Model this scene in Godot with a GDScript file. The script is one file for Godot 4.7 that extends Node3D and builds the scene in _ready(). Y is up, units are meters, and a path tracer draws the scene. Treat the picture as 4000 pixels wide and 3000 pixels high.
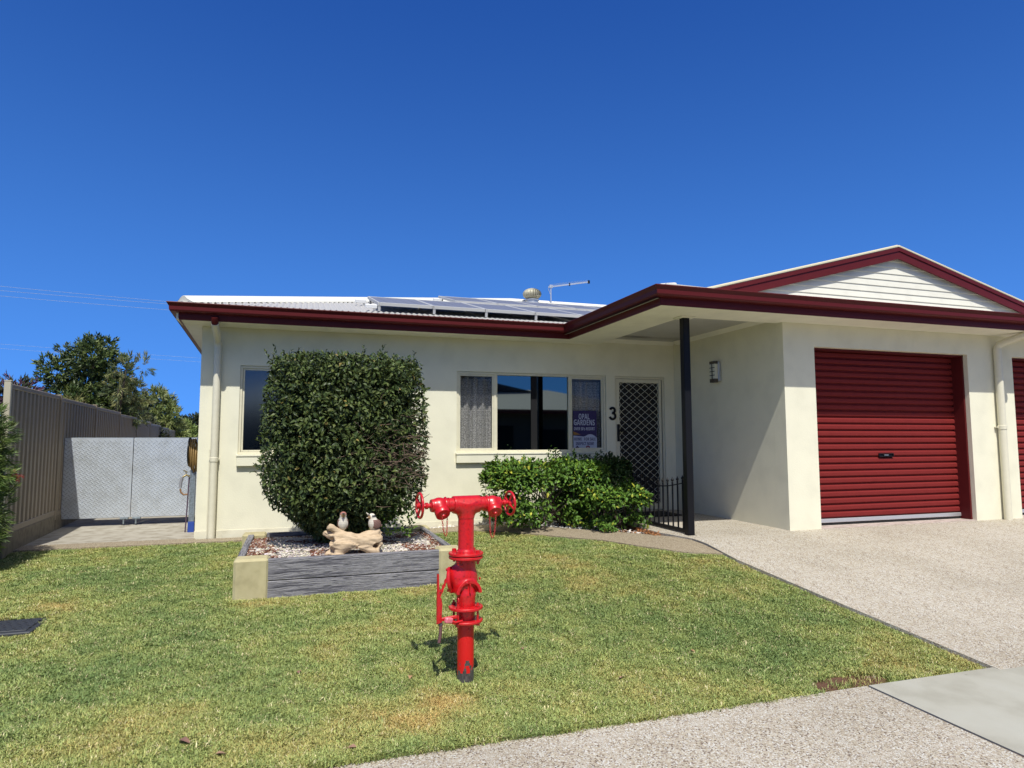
extends Node3D
# A single-storey cream house with a red fire hydrant on its front lawn. x right along the house, y up, -z into the house; floor of the garage at y = 0.

var rng := RandomNumberGenerator.new()
var used := {}
var M := {}
var T := {}

# ---------------------------------------------------------------- mesh builder
class MB:
	var V := PackedVector3Array()
	var N := PackedVector3Array()
	var C := PackedColorArray()
	var U := PackedVector2Array()
	var col := Color(1, 1, 1)

	func t3(a: Vector3, b: Vector3, c: Vector3, na: Vector3, nb: Vector3, nc: Vector3) -> void:
		if (c - a).cross(b - a).dot(na + nb + nc) < 0.0:
			var q := b; b = c; c = q
			q = nb; nb = nc; nc = q
		V.append(a); V.append(b); V.append(c)
		N.append(na); N.append(nb); N.append(nc)
		for i in 3:
			C.append(col)
			U.append(Vector2.ZERO)

	func tri(a: Vector3, b: Vector3, c: Vector3, out := Vector3.ZERO) -> void:
		var n := (c - a).cross(b - a).normalized()
		if out != Vector3.ZERO and n.dot(out) < 0.0:
			n = -n
		t3(a, b, c, n, n, n)

	func quad(a: Vector3, b: Vector3, c: Vector3, d: Vector3, out := Vector3.ZERO) -> void:
		var n := ((c - a).cross(b - a) + (d - a).cross(c - a)).normalized()
		if out != Vector3.ZERO and n.dot(out) < 0.0:
			n = -n
		t3(a, b, c, n, n, n)
		t3(a, c, d, n, n, n)

	func squad(a: Vector3, b: Vector3, c: Vector3, d: Vector3, na: Vector3, nb: Vector3, nc: Vector3, nd: Vector3) -> void:
		t3(a, b, c, na, nb, nc)
		t3(a, c, d, na, nc, nd)

	# box with chamfered edges
	func box(c: Vector3, s: Vector3, b := Basis.IDENTITY, bev := 0.0) -> void:
		var h := s * 0.5
		var e := minf(bev, minf(h.x, minf(h.y, h.z)) * 0.9)
		var ax := [Vector3(1, 0, 0), Vector3(0, 1, 0), Vector3(0, 0, 1)]
		for i in 3:
			var j := (i + 1) % 3
			var k := (i + 2) % 3
			for sg in [-1.0, 1.0]:
				var o: Vector3 = ax[i] * (h[i] * sg)
				var u: Vector3 = ax[j] * (h[j] - e)
				var w: Vector3 = ax[k] * (h[k] - e)
				quad(c + b * (o - u - w), c + b * (o + u - w), c + b * (o + u + w), c + b * (o - u + w), b * (ax[i] * sg))
			if e > 0.0:
				for s1 in [-1.0, 1.0]:
					for s2 in [-1.0, 1.0]:
						var l: Vector3 = ax[i] * (h[i] - e)
						var p: Vector3 = ax[j] * (h[j] * s1) + ax[k] * ((h[k] - e) * s2)
						var q: Vector3 = ax[j] * ((h[j] - e) * s1) + ax[k] * (h[k] * s2)
						quad(c + b * (p - l), c + b * (p + l), c + b * (q + l), c + b * (q - l), b * (ax[j] * s1 + ax[k] * s2))
		if e > 0.0:
			for sx in [-1.0, 1.0]:
				for sy in [-1.0, 1.0]:
					for sz in [-1.0, 1.0]:
						tri(c + b * Vector3(h.x * sx, (h.y - e) * sy, (h.z - e) * sz), c + b * Vector3((h.x - e) * sx, h.y * sy, (h.z - e) * sz), c + b * Vector3((h.x - e) * sx, (h.y - e) * sy, h.z * sz), b * Vector3(sx, sy, sz))

	# box between two corners
	func bx(x0: float, x1: float, y0: float, y1: float, d0: float, d1: float, bev := 0.0) -> void:
		box(Vector3((x0 + x1) / 2, (y0 + y1) / 2, -(d0 + d1) / 2), Vector3(absf(x1 - x0), absf(y1 - y0), absf(d1 - d0)), Basis.IDENTITY, bev)

	# bar between two points with a rectangular section
	func bar(a: Vector3, b: Vector3, w: float, h: float, up := Vector3.UP, bev := 0.0) -> void:
		var z := (b - a).normalized()
		var x := up.cross(z).normalized()
		var y := z.cross(x)
		box((a + b) * 0.5, Vector3(w, h, a.distance_to(b)), Basis(x, y, z), bev)

	func ring(c: Vector3, u: Vector3, v: Vector3, r: float, seg: int) -> PackedVector3Array:
		var o := PackedVector3Array()
		for i in seg:
			var a := TAU * i / seg
			o.append(c + (u * cos(a) + v * sin(a)) * r)
		return o

	func tube(path: PackedVector3Array, radii, seg := 8, caps := true, closed := false) -> void:
		var n := path.size()
		var rings := []
		var cen := []
		var ref := Vector3.ZERO
		for i in n:
			var d: Vector3
			if closed:
				d = (path[(i + 1) % n] - path[(i + n - 1) % n]).normalized()
			else:
				d = (path[mini(i + 1, n - 1)] - path[maxi(i - 1, 0)]).normalized()
			if ref == Vector3.ZERO:
				ref = Vector3.UP if absf(d.y) < 0.9 else Vector3.RIGHT
			var u := (ref - d * ref.dot(d)).normalized()
			ref = u
			var r: float = radii if radii is float else radii[i]
			rings.append(ring(path[i], u, d.cross(u), r, seg))
			cen.append(path[i])
		var m := n if closed else n - 1
		for i in m:
			var i2 := (i + 1) % n
			var ra: PackedVector3Array = rings[i]
			var rb: PackedVector3Array = rings[i2]
			for k in seg:
				var k2 := (k + 1) % seg
				var na: Vector3 = (ra[k] - cen[i]).normalized()
				var nb: Vector3 = (ra[k2] - cen[i]).normalized()
				var nc: Vector3 = (rb[k2] - cen[i2]).normalized()
				var nd: Vector3 = (rb[k] - cen[i2]).normalized()
				squad(ra[k], ra[k2], rb[k2], rb[k], na, nb, nc, nd)
		if caps and not closed:
			for e in [0, n - 1]:
				var r: PackedVector3Array = rings[e]
				var out: Vector3 = path[0] - path[1] if e == 0 else path[n - 1] - path[n - 2]
				for k in range(1, seg - 1):
					tri(r[0], r[k], r[k + 1], out)

	# profile of (radius, height) turned round the y axis of xf
	func lathe(prof: Array, xf := Transform3D.IDENTITY, seg := 24, tint = null) -> void:
		var n := prof.size()
		var sn := []
		for i in n - 1:
			var d: Vector2 = prof[i + 1] - prof[i]
			sn.append(Vector2(d.y, -d.x).normalized())
		for i in n - 1:
			var n0: Vector2 = sn[i]
			var n1: Vector2 = sn[i]
			if i > 0 and sn[i - 1].dot(sn[i]) > 0.75:
				n0 = (sn[i - 1] + sn[i]).normalized()
			if i < n - 2 and sn[i + 1].dot(sn[i]) > 0.75:
				n1 = (sn[i + 1] + sn[i]).normalized()
			for k in seg:
				var a := TAU * k / seg
				var b := TAU * (k + 1) / seg
				var p := []
				var q := []
				for w in [[a, prof[i], n0], [b, prof[i], n0], [b, prof[i + 1], n1], [a, prof[i + 1], n1]]:
					p.append(xf * Vector3(cos(w[0]) * w[1].x, w[1].y, sin(w[0]) * w[1].x))
					q.append((xf.basis * Vector3(cos(w[0]) * w[2].x, w[2].y, sin(w[0]) * w[2].x)).normalized())
				if tint != null:
					col = tint.call(p[0])
				if prof[i].x < 1e-5:
					t3(p[0], p[2], p[3], q[0], q[2], q[3])
				elif prof[i + 1].x < 1e-5:
					t3(p[0], p[1], p[2], q[0], q[1], q[2])
				else:
					squad(p[0], p[1], p[2], p[3], q[0], q[1], q[2], q[3])

	# flat polygon in the local xy plane of xf, given a thickness along z
	func prism(poly: PackedVector2Array, depth: float, xf := Transform3D.IDENTITY) -> void:
		var ix := Geometry2D.triangulate_polygon(poly)
		var f := xf.basis.z
		for s in [-0.5, 0.5]:
			for i in range(0, ix.size(), 3):
				tri(xf * Vector3(poly[ix[i]].x, poly[ix[i]].y, depth * s), xf * Vector3(poly[ix[i + 1]].x, poly[ix[i + 1]].y, depth * s), xf * Vector3(poly[ix[i + 2]].x, poly[ix[i + 2]].y, depth * s), f * s)
		var n := poly.size()
		var cw := Geometry2D.is_polygon_clockwise(poly)
		for i in n:
			var a := poly[i]
			var b := poly[(i + 1) % n]
			var o := Vector2(b.y - a.y, a.x - b.x) * (-1.0 if cw else 1.0)
			quad(xf * Vector3(a.x, a.y, -depth / 2), xf * Vector3(b.x, b.y, -depth / 2), xf * Vector3(b.x, b.y, depth / 2), xf * Vector3(a.x, a.y, depth / 2), xf.basis * Vector3(o.x, o.y, 0))

	# profile of (outward, height) carried along a path of (x, depth) with mitred corners; outward is to the left of travel when side = 1
	func sweep(prof: Array, path: Array, side := 1.0, ends := true) -> void:
		var n := path.size()
		var st := []
		for i in n:
			var d0: Vector2 = (path[i] - path[maxi(i - 1, 0)]).normalized()
			var d1: Vector2 = (path[mini(i + 1, n - 1)] - path[i]).normalized()
			if i == 0: d0 = d1
			if i == n - 1: d1 = d0
			var o0 := Vector2(-d0.y, d0.x) * side
			var o1 := Vector2(-d1.y, d1.x) * side
			var o := (o0 + o1).normalized()
			o /= maxf(o.dot(o0), 0.2)
			var row := []
			for q in prof:
				row.append(Vector3(path[i].x + o.x * q.x, q.y, -(path[i].y + o.y * q.x)))
			st.append(row)
		for i in n - 1:
			for j in prof.size() - 1:
				quad(st[i][j], st[i][j + 1], st[i + 1][j + 1], st[i + 1][j])
		if ends:
			for e in [0, n - 1]:
				for j in range(1, prof.size() - 1):
					tri(st[e][0], st[e][j], st[e][j + 1])

	func mesh() -> ArrayMesh:
		var a := []
		a.resize(Mesh.ARRAY_MAX)
		a[Mesh.ARRAY_VERTEX] = V
		a[Mesh.ARRAY_NORMAL] = N
		a[Mesh.ARRAY_COLOR] = C
		a[Mesh.ARRAY_TEX_UV] = U
		var m := ArrayMesh.new()
		m.add_surface_from_arrays(Mesh.PRIMITIVE_TRIANGLES, a)
		return m


# ---------------------------------------------------------------- naming
func p3(x: float, y: float, d: float) -> Vector3:
	return Vector3(x, y, -d)

func numbered(parent: Node, called: String) -> String:
	var key := str(parent.get_instance_id()) + called
	var k: int = used.get(key, 0)
	used[key] = k + 1
	return called if k == 0 else "%s_%03d" % [called, k]

func tag(o: Node, label: String, category := "", group := "", kind := "") -> Node:
	if label: o.set_meta("label", label)
	if category: o.set_meta("category", category)
	if group: o.set_meta("group", group)
	if kind: o.set_meta("kind", kind)
	return o

func thing(called: String, label: String, category: String, at := Vector3.ZERO, group := "") -> Node3D:
	var o := Node3D.new()
	o.name = numbered(self, called)
	add_child(o, true)
	o.position = at
	tag(o, label, category, group)
	return o

func put(called: String, mesh: Mesh, mat: Material, parent: Node = self, at := Vector3.ZERO) -> MeshInstance3D:
	var o := MeshInstance3D.new()
	o.name = numbered(parent, called)
	o.mesh = mesh
	o.material_override = mat
	o.position = at
	parent.add_child(o, true)
	return o

# mesh given in world coordinates, put under a parent that stands at its own base
func part(called: String, mb: MB, mat: Material, parent: Node = self) -> MeshInstance3D:
	var o := put(called, mb.mesh(), mat, parent)
	if parent != self:
		var off := Vector3.ZERO
		var q: Node = parent
		while q != self:
			off += (q as Node3D).position
			q = q.get_parent()
		o.position = -off
	return o

func struct(called: String, mb: MB, mat: Material) -> MeshInstance3D:
	var o := put(called, mb.mesh(), mat)
	o.set_meta("kind", "structure")
	return o

func many(called: String, mesh: Mesh, mat: Material, xs: Array, cols: PackedColorArray, parent: Node = self) -> MultiMeshInstance3D:
	var mm := MultiMesh.new()
	mm.transform_format = MultiMesh.TRANSFORM_3D
	mm.use_colors = true
	mm.mesh = mesh
	mm.instance_count = xs.size()
	for i in xs.size():
		mm.set_instance_transform(i, xs[i])
		mm.set_instance_color(i, cols[i])
	var o := MultiMeshInstance3D.new()
	o.name = numbered(parent, called)
	o.multimesh = mm
	o.material_override = mat
	o.set_meta("kind", "stuff")
	parent.add_child(o, true)
	if parent != self:
		o.position = -(parent as Node3D).position
	return o

func lin(r: float, g: float, b: float) -> Color:
	return Color(r, g, b)

# material with a base colour in linear (real) values
func mat(r: float, g: float, b: float, rough := 0.8, metal := 0.0) -> StandardMaterial3D:
	var m := StandardMaterial3D.new()
	m.albedo_color = Color(r, g, b).linear_to_srgb()
	m.roughness = rough
	m.metallic = metal
	return m

func tri_tex(m: StandardMaterial3D, tex: Texture2D, scale: Vector3, bump: Texture2D = null, bump_cm := 0.0) -> StandardMaterial3D:
	m.albedo_texture = tex
	m.uv1_triplanar = true
	m.uv1_world_triplanar = true
	m.uv1_scale = scale
	if bump:
		m.heightmap_enabled = true
		m.heightmap_texture = bump
		m.heightmap_scale = bump_cm
	return m

func noise_tex(size: int, freq: float, stops: Array, type := FastNoiseLite.TYPE_SIMPLEX_SMOOTH, seed_ := 1, oct := 4, cell := -1, hard := false) -> NoiseTexture2D:
	var n := FastNoiseLite.new()
	n.noise_type = type
	n.seed = seed_
	n.frequency = freq
	n.fractal_octaves = oct
	if oct <= 1:
		n.fractal_type = FastNoiseLite.FRACTAL_NONE
	if cell >= 0:
		n.cellular_return_type = cell
		n.cellular_jitter = 1.0
	var t := NoiseTexture2D.new()
	t.width = size
	t.height = size
	t.seamless = true
	t.seamless_blend_skirt = 0.15
	t.noise = n
	if stops.size():
		var g := Gradient.new()
		g.interpolation_mode = Gradient.GRADIENT_INTERPOLATE_CONSTANT if hard else Gradient.GRADIENT_INTERPOLATE_LINEAR
		var off := PackedFloat32Array()
		var cs := PackedColorArray()
		for s in stops:
			off.append(s[0])
			cs.append(s[1])
		g.offsets = off
		g.colors = cs
		t.color_ramp = g
	return t

func sstep(a: float, b: float, x: float) -> float:
	return smoothstep(a, b, x)

# ---------------------------------------------------------------- the lie of the land (x, depth)
func drive_y(d: float) -> float:
	var q := 6.35 - maxf(d, 3.45)
	return -0.176 * 0.5 * (q + sqrt(q * q + 0.09))

func lawn_left(d: float) -> float:
	return -0.15 - (9.0 - clampf(d, 3.45, 9.0)) * 0.0655

func lawn_y(x: float, d: float) -> float:
	var t := smoothstep(0.8, 4.2, x)
	return lawn_left(d) * (1.0 - t) + (drive_y(d) - 0.045) * t

func foot_y(_x: float, d: float) -> float:
	return -0.512 - (3.49 - d) * 0.02

# sheet of ground over a polygon of (x, depth), following a height function, with sides that go down
func sheet(poly: PackedVector2Array, hf: Callable, step: float, deep: float, lift := 0.0) -> MB:
	var mb := MB.new()
	var lo := poly[0]
	var hi := poly[0]
	for q in poly:
		lo = lo.min(q)
		hi = hi.max(q)
	var nx := int(ceil((hi.x - lo.x) / step))
	var ny := int(ceil((hi.y - lo.y) / step))
	var at := func(q: Vector2) -> Vector3: return Vector3(q.x, hf.call(q.x, q.y) + lift, -q.y)
	var nrm := func(q: Vector2) -> Vector3:
		var e := 0.02
		var gx: float = (hf.call(q.x + e, q.y) - hf.call(q.x - e, q.y)) / (2 * e)
		var gd: float = (hf.call(q.x, q.y + e) - hf.call(q.x, q.y - e)) / (2 * e)
		return Vector3(-gx, 1, gd).normalized()
	for i in nx:
		for j in ny:
			var a := lo + Vector2(i, j) * step
			var cell := PackedVector2Array([a, a + Vector2(step, 0), a + Vector2(step, step), a + Vector2(0, step)])
			for piece in Geometry2D.intersect_polygons(poly, cell):
				var ix := Geometry2D.triangulate_polygon(piece)
				for k in range(0, ix.size(), 3):
					var qa: Vector2 = piece[ix[k]]
					var qb: Vector2 = piece[ix[k + 1]]
					var qc: Vector2 = piece[ix[k + 2]]
					mb.t3(at.call(qa), at.call(qb), at.call(qc), nrm.call(qa), nrm.call(qb), nrm.call(qc))
	if deep > 0.0:
		var cw := Geometry2D.is_polygon_clockwise(poly)
		for i in poly.size():
			var a := poly[i]
			var b := poly[(i + 1) % poly.size()]
			var m := int(ceil(a.distance_to(b) / step))
			var o := Vector2(b.y - a.y, a.x - b.x) * (-1.0 if cw else 1.0)
			for k in m:
				var u: Vector3 = at.call(a.lerp(b, float(k) / m))
				var w: Vector3 = at.call(a.lerp(b, float(k + 1) / m))
				mb.quad(u, w, w - Vector3(0, deep, 0), u - Vector3(0, deep, 0), Vector3(o.x, 0, -o.y))
	return mb

# ---------------------------------------------------------------- smooth solids from distance fields (surface nets)
static func smin(a: float, b: float, k: float) -> float:
	var h := maxf(k - absf(a - b), 0.0) / k
	return minf(a, b) - h * h * k * 0.25

static func cone_d(p: Vector3, a: Vector3, b: Vector3, ra: float, rb: float) -> float:
	var ab := b - a
	var t := clampf((p - a).dot(ab) / maxf(ab.length_squared(), 1e-9), 0.0, 1.0)
	return (p - a - ab * t).length() - lerpf(ra, rb, t)

static func ell_d(p: Vector3, c: Vector3, r: Vector3) -> float:
	var q := (p - c) / r
	var l := q.length()
	return (l - 1.0) * minf(r.x, minf(r.y, r.z)) if l > 1e-6 else -r.x

func nets(f: Callable, lo: Vector3, hi: Vector3, h: float, tint = null) -> ArrayMesh:
	var n := Vector3i(((hi - lo) / h).ceil()) + Vector3i.ONE
	var val := PackedFloat32Array()
	val.resize(n.x * n.y * n.z)
	var i := 0
	for z in n.z:
		for y in n.y:
			for x in n.x:
				val[i] = f.call(lo + Vector3(x, y, z) * h)
				i += 1
	var id := {}
	var vs := PackedVector3Array()
	var sx := 1
	var sy := n.x
	var sz := n.x * n.y
	var corner := [0, sx, sy, sx + sy, sz, sz + sx, sz + sy, sz + sx + sy]
	var edges := [[0, 1], [2, 3], [4, 5], [6, 7], [0, 2], [1, 3], [4, 6], [5, 7], [0, 4], [1, 5], [2, 6], [3, 7]]
	for z in n.z - 1:
		for y in n.y - 1:
			for x in n.x - 1:
				var b := x + y * sy + z * sz
				var inside := 0
				for k in 8:
					if val[b + corner[k]] < 0.0:
						inside += 1
				if inside == 0 or inside == 8:
					continue
				var s := Vector3.ZERO
				var c := 0
				for e in edges:
					var va := val[b + corner[e[0]]]
					var vb := val[b + corner[e[1]]]
					if (va < 0.0) != (vb < 0.0):
						var t := va / (va - vb)
						var pa := Vector3(e[0] & 1, (e[0] >> 1) & 1, e[0] >> 2)
						var pb := Vector3(e[1] & 1, (e[1] >> 1) & 1, e[1] >> 2)
						s += pa.lerp(pb, t)
						c += 1
				id[b] = vs.size()
				vs.append(lo + (Vector3(x, y, z) + s / c) * h)
	var ns := PackedVector3Array()
	ns.resize(vs.size())
	var idx := PackedInt32Array()
	for z in range(1, n.z - 1):
		for y in range(1, n.y - 1):
			for x in range(1, n.x - 1):
				var b := x + y * sy + z * sz
				var v0 := val[b] < 0.0
				for a in 3:
					var st: int = [sx, sy, sz][a]
					if v0 == (val[b + st] < 0.0):
						continue
					var u: int = [sy, sz, sx][a]
					var w: int = [sz, sx, sy][a]
					var q := [id[b - u - w], id[b - w], id[b], id[b - u]]
					if v0:
						q.reverse()
					for t in [[0, 1, 2], [0, 2, 3]]:
						var ia: int = q[t[0]]
						var ib: int = q[t[1]]
						var ic: int = q[t[2]]
						idx.append(ia); idx.append(ib); idx.append(ic)
						var fn := (vs[ic] - vs[ia]).cross(vs[ib] - vs[ia])
						ns[ia] += fn
						ns[ib] += fn
						ns[ic] += fn
	var cs := PackedColorArray()
	cs.resize(vs.size())
	var turn := 1.0
	if vs.size() and f.call(vs[0] + ns[0].normalized() * h * 0.5) < f.call(vs[0] - ns[0].normalized() * h * 0.5):
		turn = -1.0
		idx.reverse()
	for k in vs.size():
		ns[k] = ns[k].normalized() * turn
		cs[k] = tint.call(vs[k]) if tint != null else Color.WHITE
	var a := []
	a.resize(Mesh.ARRAY_MAX)
	a[Mesh.ARRAY_VERTEX] = vs
	a[Mesh.ARRAY_NORMAL] = ns
	a[Mesh.ARRAY_COLOR] = cs
	a[Mesh.ARRAY_INDEX] = idx
	var m := ArrayMesh.new()
	m.add_surface_from_arrays(Mesh.PRIMITIVE_TRIANGLES, a)
	return m

# ---------------------------------------------------------------- start
func _ready() -> void:
	rng.seed = 7
	var cam := Camera3D.new()
	cam.name = "camera"
	cam.position = Vector3(0, 1.107, 0)
	cam.basis = Basis(Vector3.UP, deg_to_rad(-18.16)) * Basis(Vector3.RIGHT, deg_to_rad(4.93)) * Basis(Vector3.BACK, deg_to_rad(-0.11))
	cam.fov = 60.74
	cam.near = 0.05
	cam.far = 2000.0
	add_child(cam)
	cam.current = true

	var sky_mat := ProceduralSkyMaterial.new()
	sky_mat.sky_top_color = Color(0.0050, 0.0345, 0.185).linear_to_srgb()
	sky_mat.sky_horizon_color = Color(0.068, 0.235, 0.66).linear_to_srgb()
	sky_mat.sky_curve = 0.226
	sky_mat.sky_energy_multiplier = 1.0
	sky_mat.ground_horizon_color = Color(0.2, 0.2, 0.18).linear_to_srgb()
	sky_mat.ground_bottom_color = Color(0.12, 0.12, 0.1).linear_to_srgb()
	sky_mat.sun_angle_max = 60.0
	sky_mat.sun_curve = 0.52
	var env := Environment.new()
	env.background_mode = Environment.BG_SKY
	env.sky = Sky.new()
	env.sky.sky_material = sky_mat
	env.tonemap_mode = Environment.TONE_MAPPER_LINEAR
	env.tonemap_exposure = 1.68
	env.sdfgi_enabled = true
	env.ssao_enabled = true
	env.ssil_enabled = true
	var we := WorldEnvironment.new()
	we.name = "world_environment"
	we.environment = env
	add_child(we)

	var sun := DirectionalLight3D.new()
	sun.name = "sun"
	sun.light_energy = 0.93
	sun.light_color = Color(1.0, 0.99, 0.965)
	sun.light_angular_distance = 0.5
	sun.shadow_enabled = true
	add_child(sun)
	sun.look_at_from_position(Vector3.ZERO, Vector3(0.14, -1.54, -1.0), Vector3.UP)

	materials()
	ground()
	house()
	roof_things()
	front_things()
	hydrant()
	planter()
	side_yard()
	plants()
	grass()
	far_things()

# ---------------------------------------------------------------- materials
func g3(a: float) -> Color:
	return Color(a, a, a)

func materials() -> void:
	T.mottle = noise_tex(512, 0.012, [[0.0, g3(0.95)], [0.5, g3(0.985)], [1.0, g3(1.0)]], FastNoiseLite.TYPE_SIMPLEX_SMOOTH, 3, 5)
	T.grit = noise_tex(512, 0.25, [], FastNoiseLite.TYPE_SIMPLEX_SMOOTH, 4, 3)
	T.dirt = noise_tex(512, 0.02, [[0.0, Color(0.74, 0.72, 0.68)], [0.5, Color(0.92, 0.91, 0.9)], [1.0, g3(1.0)]], FastNoiseLite.TYPE_SIMPLEX_SMOOTH, 9, 6)
	# exposed aggregate: every cell a pebble of its own tone
	var peb := [[0.0, Color(0.52, 0.44, 0.38)], [0.08, Color(0.86, 0.80, 0.73)], [0.30, Color(0.93, 0.90, 0.85)], [0.46, Color(0.76, 0.70, 0.62)], [0.60, Color(1.0, 0.99, 0.97)], [0.74, Color(0.86, 0.81, 0.72)], [0.84, Color(0.68, 0.62, 0.59)], [0.91, Color(0.91, 0.86, 0.78)]]
	T.pebbles = noise_tex(1024, 0.085, peb, FastNoiseLite.TYPE_CELLULAR, 5, 1, FastNoiseLite.RETURN_CELL_VALUE, true)
	T.pebble_relief = noise_tex(1024, 0.085, [[0.0, g3(1.0)], [1.0, g3(0.0)]], FastNoiseLite.TYPE_CELLULAR, 5, 1, FastNoiseLite.RETURN_DISTANCE)
	T.speck = noise_tex(1024, 0.16, [[0.0, Color(0.60, 0.54, 0.46)], [0.3, Color(0.82, 0.77, 0.69)], [0.55, Color(0.9, 0.86, 0.78)], [0.8, Color(0.72, 0.66, 0.58)], [0.93, Color(0.95, 0.92, 0.87)]], FastNoiseLite.TYPE_CELLULAR, 11, 1, FastNoiseLite.RETURN_CELL_VALUE, true)
	T.stain = noise_tex(512, 0.008, [[0.0, Color(0.89, 0.88, 0.86)], [0.5, Color(0.97, 0.965, 0.955)], [1.0, g3(1.0)]], FastNoiseLite.TYPE_SIMPLEX_SMOOTH, 21, 5)
	# wood grain, drawn out along x by the scale of its mapping
	T.grain = noise_tex(1024, 0.018, [[0.0, Color(0.30, 0.30, 0.31)], [0.28, Color(0.42, 0.42, 0.43)], [0.34, Color(0.74, 0.73, 0.73)], [0.5, Color(0.82, 0.81, 0.80)], [0.62, Color(0.70, 0.69, 0.70)], [1.0, Color(0.98, 0.97, 0.95)]], FastNoiseLite.TYPE_SIMPLEX_SMOOTH, 13, 7)
	T.grain_relief = noise_tex(1024, 0.018, [], FastNoiseLite.TYPE_SIMPLEX_SMOOTH, 13, 7)

	T.paint = noise_tex(512, 0.03, [[0.0, Color(0.25, 0.6, 0.6)], [0.12, Color(0.32, 0.7, 0.7)], [0.15, Color(0.84, 0.95, 0.95)], [0.5, Color(0.96, 1.0, 1.0)], [1.0, g3(1.0)]], FastNoiseLite.TYPE_SIMPLEX_SMOOTH, 33, 5)
	T.blotch = noise_tex(512, 0.007, [[0.0, Color(0.5, 0.5, 0.54)], [0.36, Color(0.88, 0.88, 0.9)], [0.5, g3(1.0)]], FastNoiseLite.TYPE_SIMPLEX_SMOOTH, 27, 4)
	M.wall = tri_tex(mat(0.785, 0.752, 0.575, 0.85), T.mottle, Vector3(0.35, 0.35, 0.35), T.grit, 0.1)
	M.soffit = tri_tex(mat(0.82, 0.79, 0.66, 0.7), T.mottle, Vector3(0.4, 0.4, 0.4))
	M.slab = tri_tex(mat(0.755, 0.72, 0.56, 0.85), T.stain, Vector3(0.8, 0.8, 0.8), T.grit, 0.15)
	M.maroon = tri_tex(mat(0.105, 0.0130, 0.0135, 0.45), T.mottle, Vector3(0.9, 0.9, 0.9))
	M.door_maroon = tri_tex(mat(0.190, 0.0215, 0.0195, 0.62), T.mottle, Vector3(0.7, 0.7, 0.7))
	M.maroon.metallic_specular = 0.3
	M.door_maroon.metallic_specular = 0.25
	M.roof = tri_tex(mat(0.47, 0.455, 0.42, 0.5), T.mottle, Vector3(0.5, 0.5, 0.5))
	M.barge_cap = mat(0.60, 0.55, 0.37, 0.5)
	M.cap = mat(0.72, 0.70, 0.60, 0.45)
	M.board = tri_tex(mat(0.74, 0.715, 0.60, 0.6), T.mottle, Vector3(0.6, 0.6, 0.6))
	M.cream = tri_tex(mat(0.70, 0.66, 0.49, 0.45), T.mottle, Vector3(1.2, 1.2, 1.2))
	M.pipe = tri_tex(mat(0.72, 0.68, 0.52, 0.4), T.mottle, Vector3(1.5, 1.5, 1.5))
	M.black = mat(0.009, 0.009, 0.0105, 0.42)
	M.black.metallic_specular = 0.3
	M.dark = mat(0.01, 0.01, 0.01, 0.9)
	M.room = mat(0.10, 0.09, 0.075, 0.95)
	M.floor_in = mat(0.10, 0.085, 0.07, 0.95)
	M.film = mat(0.175, 0.205, 0.19, 0.02, 1.0)
	M.film2 = mat(0.085, 0.105, 0.115, 0.14, 1.0)
	M.glass = mat(0.02, 0.025, 0.025, 0.02)
	M.glass.transparency = BaseMaterial3D.TRANSPARENCY_ALPHA
	M.glass.albedo_color.a = 0.06
	M.glass.metallic_specular = 0.3
	M.lace = tri_tex(mat(0.80, 0.79, 0.75, 0.95), noise_tex(512, 0.035, [[0.0, g3(0.35)], [0.42, g3(0.5)], [0.5, g3(1.0)], [0.58, g3(0.5)], [1.0, g3(0.9)]], FastNoiseLite.TYPE_SIMPLEX_SMOOTH, 31, 3), Vector3(2.2, 2.2, 2.2))
	M.lace.backlight_enabled = true
	M.lace.backlight = Color(0.25, 0.25, 0.24)
	M.agg = tri_tex(mat(0.61, 0.615, 0.585, 0.8), T.pebbles, Vector3(1.6, 1.6, 1.6), T.pebble_relief, 0.2)
	M.agg.detail_enabled = true
	M.agg.detail_blend_mode = BaseMaterial3D.BLEND_MODE_MUL
	M.agg.detail_albedo = T.stain
	M.agg.detail_uv_layer = BaseMaterial3D.DETAIL_UV_2
	M.agg.uv2_triplanar = true
	M.agg.uv2_world_triplanar = true
	M.agg.uv2_scale = Vector3(0.14, 0.14, 0.14)
	M.conc = tri_tex(mat(0.41, 0.40, 0.335, 0.85), T.stain, Vector3(0.5, 0.5, 0.5), T.grit, 0.06)
	M.path = tri_tex(mat(0.48, 0.45, 0.385, 0.85), T.speck, Vector3(1.1, 1.1, 1.1), T.grit, 0.1)
	M.sideslab = tri_tex(mat(0.42, 0.39, 0.32, 0.9), T.dirt, Vector3(0.45, 0.45, 0.45), T.grit, 0.08)
	M.sill_conc = tri_tex(mat(0.56, 0.47, 0.42, 0.85), T.dirt, Vector3(1.0, 1.0, 1.0))
	M.asphalt = tri_tex(mat(0.25, 0.24, 0.21, 0.9), T.grit, Vector3(2, 2, 2))
	M.soil = tri_tex(mat(0.14, 0.12, 0.055, 0.95), noise_tex(512, 0.05, [[0.0, Color(0.55, 0.48, 0.3)], [0.5, Color(0.85, 0.85, 0.6)], [1.0, Color(1, 1, 1)]], FastNoiseLite.TYPE_SIMPLEX_SMOOTH, 17, 5), Vector3(1.3, 1.3, 1.3), T.grit, 0.6)
	M.bare = tri_tex(mat(0.17, 0.085, 0.045, 0.95), T.dirt, Vector3(3, 3, 3), T.grit, 0.6)
	M.field = tri_tex(mat(0.12, 0.13, 0.06, 0.95), T.dirt, Vector3(0.2, 0.2, 0.2))
	M.steel = tri_tex(mat(0.50, 0.52, 0.54, 0.42, 0.6), T.mottle, Vector3(2, 2, 2))
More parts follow.
